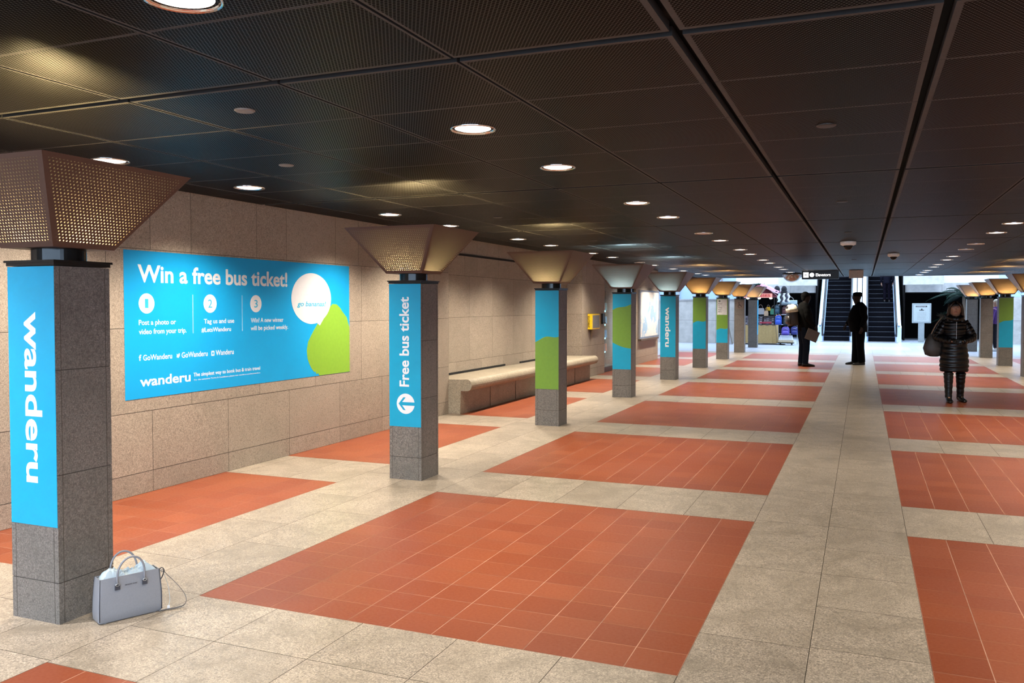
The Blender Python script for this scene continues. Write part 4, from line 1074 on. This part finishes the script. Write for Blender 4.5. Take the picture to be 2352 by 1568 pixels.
def head_chain(nodes, edges, neck, face, tilt=0):
    """head as part of the body: skull, jaw, nose, ears. face = horizontal facing unit vector"""
    n = Vector(neck); f = Vector((face[0], face[1], tilt)).normalized(); sd = Vector((face[1], -face[0], 0))
    up = sd.cross(f) if sd.cross(f).z > 0 else -sd.cross(f)
    c = n+up*.138+f*.025
    nodes['neck'] = (neck, .072); nodes['hd0'] = (tuple(n+up*.060+f*.030), .085); nodes['hd1'] = (tuple(c+up*.0), (.105, .112)); nodes['hd2'] = (tuple(c+up*.055-f*.008), (.108, .114))
    edges += [('chest', 'neck'), ('neck', 'hd0'), ('hd0', 'hd1'), ('hd1', 'hd2')]
    return c, f, up, sd
def face_parts(parent, c, f, up, sd, dark=False):
    sk = SKIN_D if dark else SKIN
    mb = MB(); mb.rings([[tuple(c+f*a_+up*h_+sd*(w_*math.cos(q))+f*(w_*.8*math.sin(q))) for q in [2*PI*i/12 for i in range(12)]] for a_, h_, w_ in ((.086, .028, .006), (.096, .004, .010), (.104, -.018, .015), (.094, -.028, .010))]); mb.build('nose', sk, parent, smooth=True)
    for s_ in (-1, 1):
        mb = MB(); mb.ell(tuple(c+sd*s_*.088-up*.005-f*.008), (.012, .020, .030), 12, 8); mb.build('ear', sk, parent, smooth=True)
    for s_ in (-1, 1):
        mb = MB(); mb.ell(tuple(c+f*.084+sd*s_*.031+up*.012), (.013, .013, .008), 12, 8); mb.build('eye', plain('eye', (.55, .5, .48) if not dark else (.2, .2, .2), .3), parent, smooth=True)
        mb = MB(); mb.ell(tuple(c+f*.093+sd*s_*.031+up*.012), (.005, .005, .006), 10, 6); mb.build('iris', M['inkblack'], parent, smooth=True)
        mb = MB(); mb.tube([tuple(c+f*.090+sd*(s_*.031-.018)+up*.030), tuple(c+f*.095+sd*s_*.031+up*.036), tuple(c+f*.088+sd*(s_*.031+.018)+up*.030)], .0035, 6); mb.build('eyebrow', M['inkblack'], parent, smooth=True)
    mb = MB(); mb.tube([tuple(c+f*.085-sd*.024-up*.050), tuple(c+f*.096-up*.048), tuple(c+f*.085+sd*.024-up*.050)], [.004, .007, .004], 8); mb.build('lips', plain('lips', (.35, .10, .08) if not dark else (.08, .03, .025), .4), parent, smooth=True)
def torso(nodes, edges, lean=0, g=1.0, belly=0.0, y0=0):
    nodes['pelvis'] = ((0, y0, .96), .115*g)
    nodes['waist'] = ((0, y0+.0+belly*.5, 1.10), .110*g+belly*.4); nodes['chest'] = ((0, y0-.005+lean*.5, 1.32), .115*g)
    edges += [('pelvis', 'waist'), ('waist', 'chest')]
    for s_ in (-1, 1):
        nodes['rib%d' % s_] = ((s_*.085, y0+lean*.5, 1.30), .09*g); edges.append(('chest', 'rib%d' % s_))
        nodes['wst%d' % s_] = ((s_*.065, y0+belly*.4, 1.08), .085*g+belly*.3); edges.append(('waist', 'wst%d' % s_))
def loft(name, secs, mat, parent, k=28, puff=0, npuff=0, seed=0, sub=3):
    """secs: list of (centre, rx, ry, axis_x). Horizontal bulging rolls when puff is set"""
    mb = MB(); R = []; n = (len(secs)-1)*sub
    for i in range(n+1):
        q = i/sub; a = min(int(q), len(secs)-2); t = q-a
        c = Vector(secs[a][0]).lerp(Vector(secs[a+1][0]), t); rx = secs[a][1]*(1-t)+secs[a+1][1]*t; ry = secs[a][2]*(1-t)+secs[a+1][2]*t
        pf = 1+puff*abs(math.sin(PI*npuff*i/n)) if puff else 1
        R.append([(c.x+rx*pf*math.cos(2*PI*j/k), c.y+ry*pf*math.sin(2*PI*j/k), c.z+.006*math.sin(3*2*PI*j/k+seed) if 0 < i < n else c.z) for j in range(k)])
    mb.rings(R); return mb.build(name, mat, parent, smooth=True)
def puff_tube(name, pts, rads, mat, parent, npuff=6, puff=.12):
    P = smooth_pts(pts, 16); n = len(P); rr_ = []
    for i in range(n):
        u = i/(n-1)*(len(rads)-1); a = min(int(u), len(rads)-2); r = rads[a]*(1-(u-a))+rads[a+1]*(u-a)
        rr_.append(r*(1+puff*abs(math.sin(PI*npuff*i/(n-1)))))
    mb = MB(); mb.tube(P, rr_, 16); return mb.build(name, mat, parent, smooth=True)
def shoes(parent, pts, mat, hgt=.10, name='shoe'):
    for (an, toe) in pts:
        a, t = Vector(an), Vector(toe); d = (t-a); d.z = 0; d.normalize()
        mb = MB(); s_ = Vector((-d.y, d.x, 0)); R = []
        for u, w_, h in ((-.07, .030, .075), (-.05, .042, hgt), (.02, .046, hgt), (.07, .046, .075), (.14, .052, .058), (.19, .046, .050), (.225, .022, .036)):
            c = Vector((a.x, a.y, 0))+d*u
            R.append([tuple(c+s_*(w_*math.cos(q))+Vector((0, 0, h*.5+h*.5*math.sin(q)+.001))) for q in [2*PI*i/16 for i in range(16)]])
        mb.rings(R); mb.build(name, mat, parent, smooth=True)

# --- woman in a black quilted coat, walking towards the camera
wm = thing('person', 'woman walking in long black quilted coat and boots, hands folded', 'person', (1.385, 15.62, 0), PI+.10)
wm.scale = (.985, .985, .985)
nd, ed = {}, []
torso(nd, ed, .0, .92)
leg_chain(nd, ed, -1, (-.085, 0, .88), (-.10, .02, .48), (-.11, -.06, .09), (-.13, .06, .035))
leg_chain(nd, ed, 1, (.085, 0, .88), (.095, .07, .49), (.10, .13, .09), (.105, .26, .035))
arm_chain(nd, ed, -1, (-.15, -.01, 1.33), (-.255, .02, 1.08), (-.105, .195, 1.01), (0, -1, -.2), (1, .25, 0))
arm_chain(nd, ed, 1, (.15, -.01, 1.33), (.255, .02, 1.08), (.105, .195, 1.01), (0, -1, -.2), (-1, .25, 0))
hc = head_chain(nd, ed, (0, .01, 1.43), (.10, 1, 0), -.22)
skin_mesh('body', nd, ed, SKIN, wm); face_parts(wm, *hc)
blk = plain('black nylon', (.0035, .0035, .005), .30, var=.3, scale=60, spec=.4); blk2 = plain('black knit cloth', (.003, .003, .004), .9, spec=.1)
loft('coat', [((0, .0, .50), .205, .150), ((0, .0, .62), .215, .155), ((0, 0, .80), .205, .150), ((0, 0, .97), .180, .140), ((0, 0, 1.06), .170, .132), ((0, 0, 1.18), .185, .142), ((0, 0, 1.30), .185, .135), ((0, -.005, 1.38), .140, .112), ((0, -.005, 1.43), .085, .085)], blk, wm, 28, .060, 15, 1, 14)
for s_ in (-1, 1):
    puff_tube('sleeve', [(s_*.135, -.01, 1.335), (s_*.205, .005, 1.20), (s_*.257, .02, 1.08), (s_*.19, .105, 1.045), (s_*.086, .215, 1.010)], [.062, .072, .070, .060, .044], blk, wm, 10, .13)
glove(nd, 'L', M['black'], wm); glove(nd, 'R', M['black'], wm)
mb = MB(); mb.tube([(.0, .150, z) for z in (1.02, 1.15, 1.28, 1.36)], .0025, 6); mb.build('zipper', M['steel'], wm)
puff_tube('collar', [(-.10, -.02, 1.43), (-.08, .09, 1.40), (0, .13, 1.37), (.08, .09, 1.40), (.10, -.02, 1.43), (0, -.10, 1.45), (-.10, -.02, 1.43)], [.045]*7, blk, wm, 9, .1)
# fur trimmed hood lying on the shoulder
mb = MB(); rr = random.Random(2)
ring_ = [Vector((.10+.11*math.cos(a), -.03+.05*math.sin(a), 1.385+.05*math.cos(a+.6))) for a in [PI*2*i/60 for i in range(60)]]
for i, q in enumerate(ring_):
    for h_ in range(9):
        d = Vector((rr.uniform(-.3, 1), rr.uniform(-.6, .8), rr.uniform(-.5, .9))).normalized()*rr.uniform(.03, .09)
        sd = Vector((rr.uniform(-1, 1), rr.uniform(-1, 1), rr.uniform(-1, 1))).normalized()*.002
        mb.quad([q-sd, q+sd, q+d])
mb.build('hood_fur', plain('grey brown fur', (.10, .10, .085), .9, var=.6, scale=30), wm)
# hair: long, dark
mb = MB(); c, f, up, sd = hc
ring0 = []
for i in range(9):
    th = i/8
    z = c+up*(.115-.50*th)-f*(.018+.02*th)
    rx, ry = (.03, .03) if i == 0 else (.104+.022*math.sin(PI*th*.8), .108+.0*th)
    ring0.append([tuple(z+sd*(rx*math.cos(2*PI*j/24))+(-f)*(ry*math.sin(2*PI*j/24))) for j in range(24)])
for i in range(8):
    for j in range(24):
        if i > 0 and math.sin(2*PI*(j+.5)/24) < -.12: continue
        mb.quad([ring0[i][j], ring0[i][(j+1) % 24], ring0[i+1][(j+1) % 24], ring0[i+1][j]])
ho = mb.build('hair', plain('dark brown hair', (.008, .005, .004), .4, var=.5, scale=90), wm, smooth=True); sm_ = ho.modifiers.new('s', 'SOLIDIFY'); sm_.thickness = .014
mb = MB()
for s_ in (-1, 1):
    mb.tube(smooth_pts([tuple(c+up*.112+f*.035+sd*s_*.018), tuple(c+up*.065+f*.072+sd*s_*.070), tuple(c-up*.03+f*.050+sd*s_*.100), tuple(c-up*.16+f*.050+sd*s_*.105), tuple(c-up*.27+f*.07+sd*s_*.095)]), [.012+.011*min(1, i/8) for i in range(25)], 10)
mb.build('fringe', plain('brown hair strands', (.020, .009, .006), .35, var=.5, scale=90), wm, smooth=True)
for s_, k_, a_ in ((-1, (-.10, .02, .50), (-.11, -.06, .09)), (1, (.095, .07, .50), (.10, .13, .09))):
    kn, an = Vector(k_), Vector(a_)
    mb = MB(); mb.tube([kn+Vector((0, -.01, .07)), kn+Vector((0, 0, -.05))], [.066, .062], 16); mb.build('leggings', blk2, wm, smooth=True)
    puff_tube('boot', [tuple(kn+Vector((0, 0, -.02))), tuple(kn.lerp(an, .3)), tuple(kn.lerp(an, .7)), tuple(an+Vector((0, 0, -.02)))], [.074, .068, .056, .050], M['black'], wm, 6, .09)
shoes(wm, [((-.11, -.06, .09), (-.13, .06, .035)), ((.10, .13, .09), (.105, .26, .035))], plain('black polished leather', (.008, .008, .008), .12), .12, 'boot_foot')
# shoulder bag hanging behind her right side
tb = thing('shoulder_bag', 'taupe bag hanging at the side of the walking woman', 'bag', (1.385-.30, 15.66, .93), .2)
mb = MB(); R = []
for z, w_, d_ in ((-.20, .06, .05), (-.17, .14, .08), (-.06, .17, .09), (.07, .13, .07), (.17, .07, .04)):
    R.append([(w_*math.cos(a)-.02*z, d_*math.sin(a), z) for a in [2*PI*i/20 for i in range(20)]])
mb.rings(R); mb.build('bag_body', plain('taupe leather', (.060, .053, .048), .5), tb, smooth=True)
mb = MB(); mb.tube(smooth_pts([(-.05, 0, .15), (.03, -.01, .33), (.13, -.02, .47)]), .010, 8); mb.build('strap', plain('tan strap', (.35, .24, .15), .5), tb, smooth=True)

# --- man with a backpack, seen in profile facing right
mn_ = thing('person', 'man in dark jacket and jeans with a backpack, facing right and holding papers', 'person', (-1.42, 23.2, 0), math.atan2(.383, .924)-PI/2)
mn_.scale = (1.07, 1.07, 1.09)
nd, ed = {}, []
torso(nd, ed, -.02, 1.0, .02)
leg_chain(nd, ed, -1, (-.09, -.01, .90), (-.10, .0, .50), (-.10, -.03, .09), (-.10, .12, .035))
leg_chain(nd, ed, 1, (.09, -.01, .90), (.10, .03, .50), (.11, .0, .09), (.12, .15, .035))
arm_chain(nd, ed, -1, (-.19, -.01, 1.42), (-.25, .02, 1.13), (-.22, .17, .93), (1, 0, 0), (0, .35, -1))
arm_chain(nd, ed, 1, (.19, -.01, 1.42), (.25, .03, 1.13), (.22, .19, .93), (-1, 0, 0), (0, .35, -1))
hc = head_chain(nd, ed, (0, .02, 1.50), (0, 1, 0), -.05)
skin_mesh('body', nd, ed, SKIN_D, mn_); face_parts(mn_, *hc, True)
jk = plain('black jacket', (.004, .004, .0035), .9, spec=.1); jn = plain('dark denim', (.006, .010, .018), .9, spec=.1)
loft('jacket', [((0, .02, .84), .195, .155), ((0, .03, .93), .205, .175), ((0, .04, 1.08), .205, .185), ((0, .02, 1.24), .215, .170), ((0, .0, 1.38), .210, .140), ((0, -.01, 1.47), .140, .105), ((0, .0, 1.52), .075, .075)], jk, mn_, 28, .015, 7, 2, 4)
for s_ in (-1, 1): puff_tube('sleeve', [(s_*.18, -.01, 1.42), (s_*.235, .0, 1.28), (s_*.255, .025, 1.12), (s_*.225, .17, .95)], [.082, .075, .066, .046], jk, mn_, 5, .05)
for s_, hp, kn, an in ((-1, (-.09, -.01, .93), (-.10, .0, .50), (-.10, -.03, .07)), (1, (.09, -.01, .93), (.10, .03, .50), (.11, .0, .07))):
    puff_tube('trouser_leg', [hp, tuple(Vector(hp)*.5+Vector(kn)*.5), kn, tuple(Vector(kn)*.45+Vector(an)*.55), an], [.105, .098, .078, .070, .068], jn, mn_, 4, .04)
shoes(mn_, [((-.10, -.03, .09), (-.10, .12, .035)), ((.11, .0, .09), (.12, .15, .035))], M['black'], .10)
c, f, up, sd = hc
mb = MB(); mb.ell(tuple(c+up*.040-f*.030), (.100, .100, .096), 20, 12); mb.ell(tuple(c-up*.01-f*.062), (.078, .060, .085), 18, 10); mb.build('hair', plain('black hair', (.003, .003, .003), .8, spec=.1), mn_, smooth=True)
bp = backpack(0, 0, 0, .36, .50, (.025, .020, .018), 'dark backpack with cream top worn by the man facing right', 'x'); del bp['group']
bp.rotation_euler = (0.12, 0, mn_.rotation_euler.z); q = Matrix.Rotation(mn_.rotation_euler.z, 3, 'Z') @ Vector((0, -.275, 0)); bp.location = (mn_.location.x+q.x, mn_.location.y+q.y, 1.06); bp.scale = (1.02, 1.25, 1.02)
mb = MB(); R = []
for z, s_ in ((.34, 1.05), (.42, .98), (.49, .80), (.535, .45)):
    R.append([(.18*s_*math.copysign(abs(math.cos(a))**.6, math.cos(a)), .105*s_*math.copysign(abs(math.sin(a))**.6, math.sin(a)), z) for a in [2*PI*i/20 for i in range(20)]])
mb.rings(R); mb.build('cream_flap', plain('cream cloth', (.70, .66, .50), .7, var=.3, scale=15), bp, smooth=True)
pp = thing('papers', 'brown folder held by the man with the backpack', 'folder', (-1.42, 23.2, 0), mn_.rotation_euler.z)
mb = MB(); Fm = frame((.262, .10, .86), (0, .92, -.38), (0, .38, .92))
plate(mb, Fm, [(-.12, -.18), (.20, -.18), (.20, .10), (-.12, .10)], .012); mb.build('cover', plain('brown card', (.11, .09, .075), .7), pp)

# --- officer in a cap, seen in profile facing left
of = thing('person', 'officer in black uniform and peaked cap standing facing left', 'person', (-.11, 24.3, 0), math.atan2(.383, .924)+PI/2)
of.scale = (1.08, 1.08, 1.09)
nd, ed = {}, []
torso(nd, ed, -.02, 1.06, .05)
leg_chain(nd, ed, -1, (-.09, -.01, .90), (-.10, .0, .50), (-.11, -.04, .09), (-.11, .11, .035))
leg_chain(nd, ed, 1, (.09, -.01, .90), (.10, .02, .50), (.11, .04, .09), (.12, .19, .035))
arm_chain(nd, ed, -1, (-.20, -.01, 1.42), (-.27, -.03, 1.13), (-.27, .05, .90), (1, 0, 0), (0, .1, -1))
arm_chain(nd, ed, 1, (.20, -.01, 1.42), (.27, .06, 1.13), (.24, .21, .96), (-1, 0, 0), (0, .5, -1))
hc = head_chain(nd, ed, (0, .03, 1.50), (0, 1, 0), 0)
skin_mesh('body', nd, ed, SKIN_D, of); face_parts(of, *hc, True)
un = plain('black uniform', (.002, .002, .0025), .95, spec=.05)
loft('uniform_jacket', [((0, .0, .80), .215, .190), ((0, .02, .93), .225, .205), ((0, .045, 1.08), .225, .220), ((0, .02, 1.26), .235, .200), ((0, -.01, 1.38), .220, .175), ((0, -.02, 1.47), .140, .110), ((0, .01, 1.53), .085, .085)], un, of, 28, .01, 5, 2, 4)
for s_, e, w_ in ((-1, (-.27, -.03, 1.13), (-.27, .05, .92)), (1, (.27, .06, 1.13), (.24, .20, .98))): puff_tube('sleeve', [(s_*.19, -.01, 1.42), (s_*.25, .0, 1.28), e, w_], [.088, .080, .068, .048], un, of, 5, .03)
for s_, hp, kn, an in ((-1, (-.09, .0, .93), (-.10, .0, .50), (-.11, -.04, .07)), (1, (.09, .0, .93), (.10, .02, .50), (.11, .04, .07))):
    puff_tube('trouser_leg', [hp, tuple(Vector(hp)*.5+Vector(kn)*.5), kn, tuple(Vector(kn)*.45+Vector(an)*.55), an], [.115, .110, .092, .084, .080], un, of, 3, .02)
shoes(of, [((-.11, -.04, .09), (-.11, .11, .035)), ((.11, .04, .09), (.12, .19, .035))], M['black'], .11)
c, f, up, sd = hc
mb = MB(); R = []
for h_, rx, ry, dy in ((.020, .090, .104, -.014), (.050, .092, .106, -.012), (.085, .094, .112, -.014), (.115, .084, .100, -.022), (.132, .040, .055, -.03)):
    R.append([tuple(c+up*h_+sd*(rx*math.cos(a))+f*(ry*math.sin(a)+dy)) for a in [2*PI*i/24 for i in range(24)]])
mb.rings(R)
mb.rings([[tuple(c+up*.045+f*.075+sd*x_) for x_ in (-.06, .06)]+[tuple(c+up*.030+f*.125+sd*x_) for x_ in (.035, -.035)], [tuple(c+up*.052+f*.075+sd*x_) for x_ in (-.06, .06)]+[tuple(c+up*.036+f*.125+sd*x_) for x_ in (.035, -.035)]])
mb.build('peaked_cap', un, of, smooth=False)
mb = MB(); mb.ell((-.262, 0, 1.36), (.012, .03, .035), 12, 8); mb.build('shoulder_patch', plain('badge', (.10, .07, .08), .6), of, smooth=True)

# --- two background people
def simple_person(loc, rz, sc, top, legs, hairc, lab, skin=SKIN, shoe=None):
    t = thing('person', lab, 'person', loc, rz); t.scale = (sc, sc, sc)
    nd, ed = {}, []
    torso(nd, ed, 0, .95)
    leg_chain(nd, ed, -1, (-.085, 0, .90), (-.09, .01, .50), (-.10, -.03, .09), (-.10, .11, .035)); leg_chain(nd, ed, 1, (.085, 0, .90), (.09, .03, .50), (.10, .02, .09), (.10, .16, .035))
    arm_chain(nd, ed, -1, (-.18, -.01, 1.40), (-.24, 0, 1.13), (-.24, .06, .90), (1, 0, 0), (0, .1, -1)); arm_chain(nd, ed, 1, (.18, -.01, 1.40), (.24, .0, 1.13), (.24, .06, .90), (-1, 0, 0), (0, .1, -1))
    h_ = head_chain(nd, ed, (0, .01, 1.48), (0, 1, 0), 0); skin_mesh('body', nd, ed, skin, t); face_parts(t, *h_)
    tm = plain('top cloth', top, .8, spec=.1); lm = plain('leg cloth', legs, .9, spec=.1)
    loft('top', [((0, .0, .88), .170, .130), ((0, 0, 1.02), .165, .130), ((0, .0, 1.20), .185, .135), ((0, .0, 1.36), .190, .120), ((0, 0, 1.44), .120, .09), ((0, 0, 1.49), .068, .068)], tm, t, 24, 0, 0, 1, 3)
    for s_ in (-1, 1): puff_tube('sleeve', [(s_*.17, -.01, 1.40), (s_*.22, 0, 1.26), (s_*.245, 0, 1.12), (s_*.24, .055, .93)], [.072, .066, .056, .042], tm, t, 3, .02)
    for s_, kn, an in ((-1, (-.09, .01, .50), (-.10, -.03, .12)), (1, (.09, .03, .50), (.10, .02, .12))):
        hp = (s_*.085, 0, .91); puff_tube('trouser_leg', [hp, tuple(Vector(hp)*.5+Vector(kn)*.5), kn, an], [.10, .09, .07, .055], lm, t, 2, .02)
    shoes(t, [((-.10, -.03, .09), (-.10, .11, .035)), ((.10, .02, .09), (.10, .16, .035))], shoe or M['black'], .11)
    c, f, up, sd = h_
    mb = MB(); mb.ell(tuple(c+up*.030-f*.025), (.090, .100, .092), 20, 12); mb.ell(tuple(c-up*.02-f*.06), (.075, .05, .08), 18, 10); mb.build('hair', plain('hair', hairc, .6), t, smooth=True)
    return t
simple_person((4.22, 33.2, 0), .9, 1.03, (.085, .04, .16), (.012, .012, .016), (.35, .32, .26), 'person in purple top and black trousers half hidden behind the wrapped right-hand column', shoe=plain('pale shoes', (.6, .6, .6), .6))
simple_person((1.0, 42.98, 1.705), 0, 1.0, (.004, .004, .010), (.003, .002, .006), (.004, .004, .006), 'person in dark clothes riding up the right escalator')
print('objects', len(bpy.data.objects))
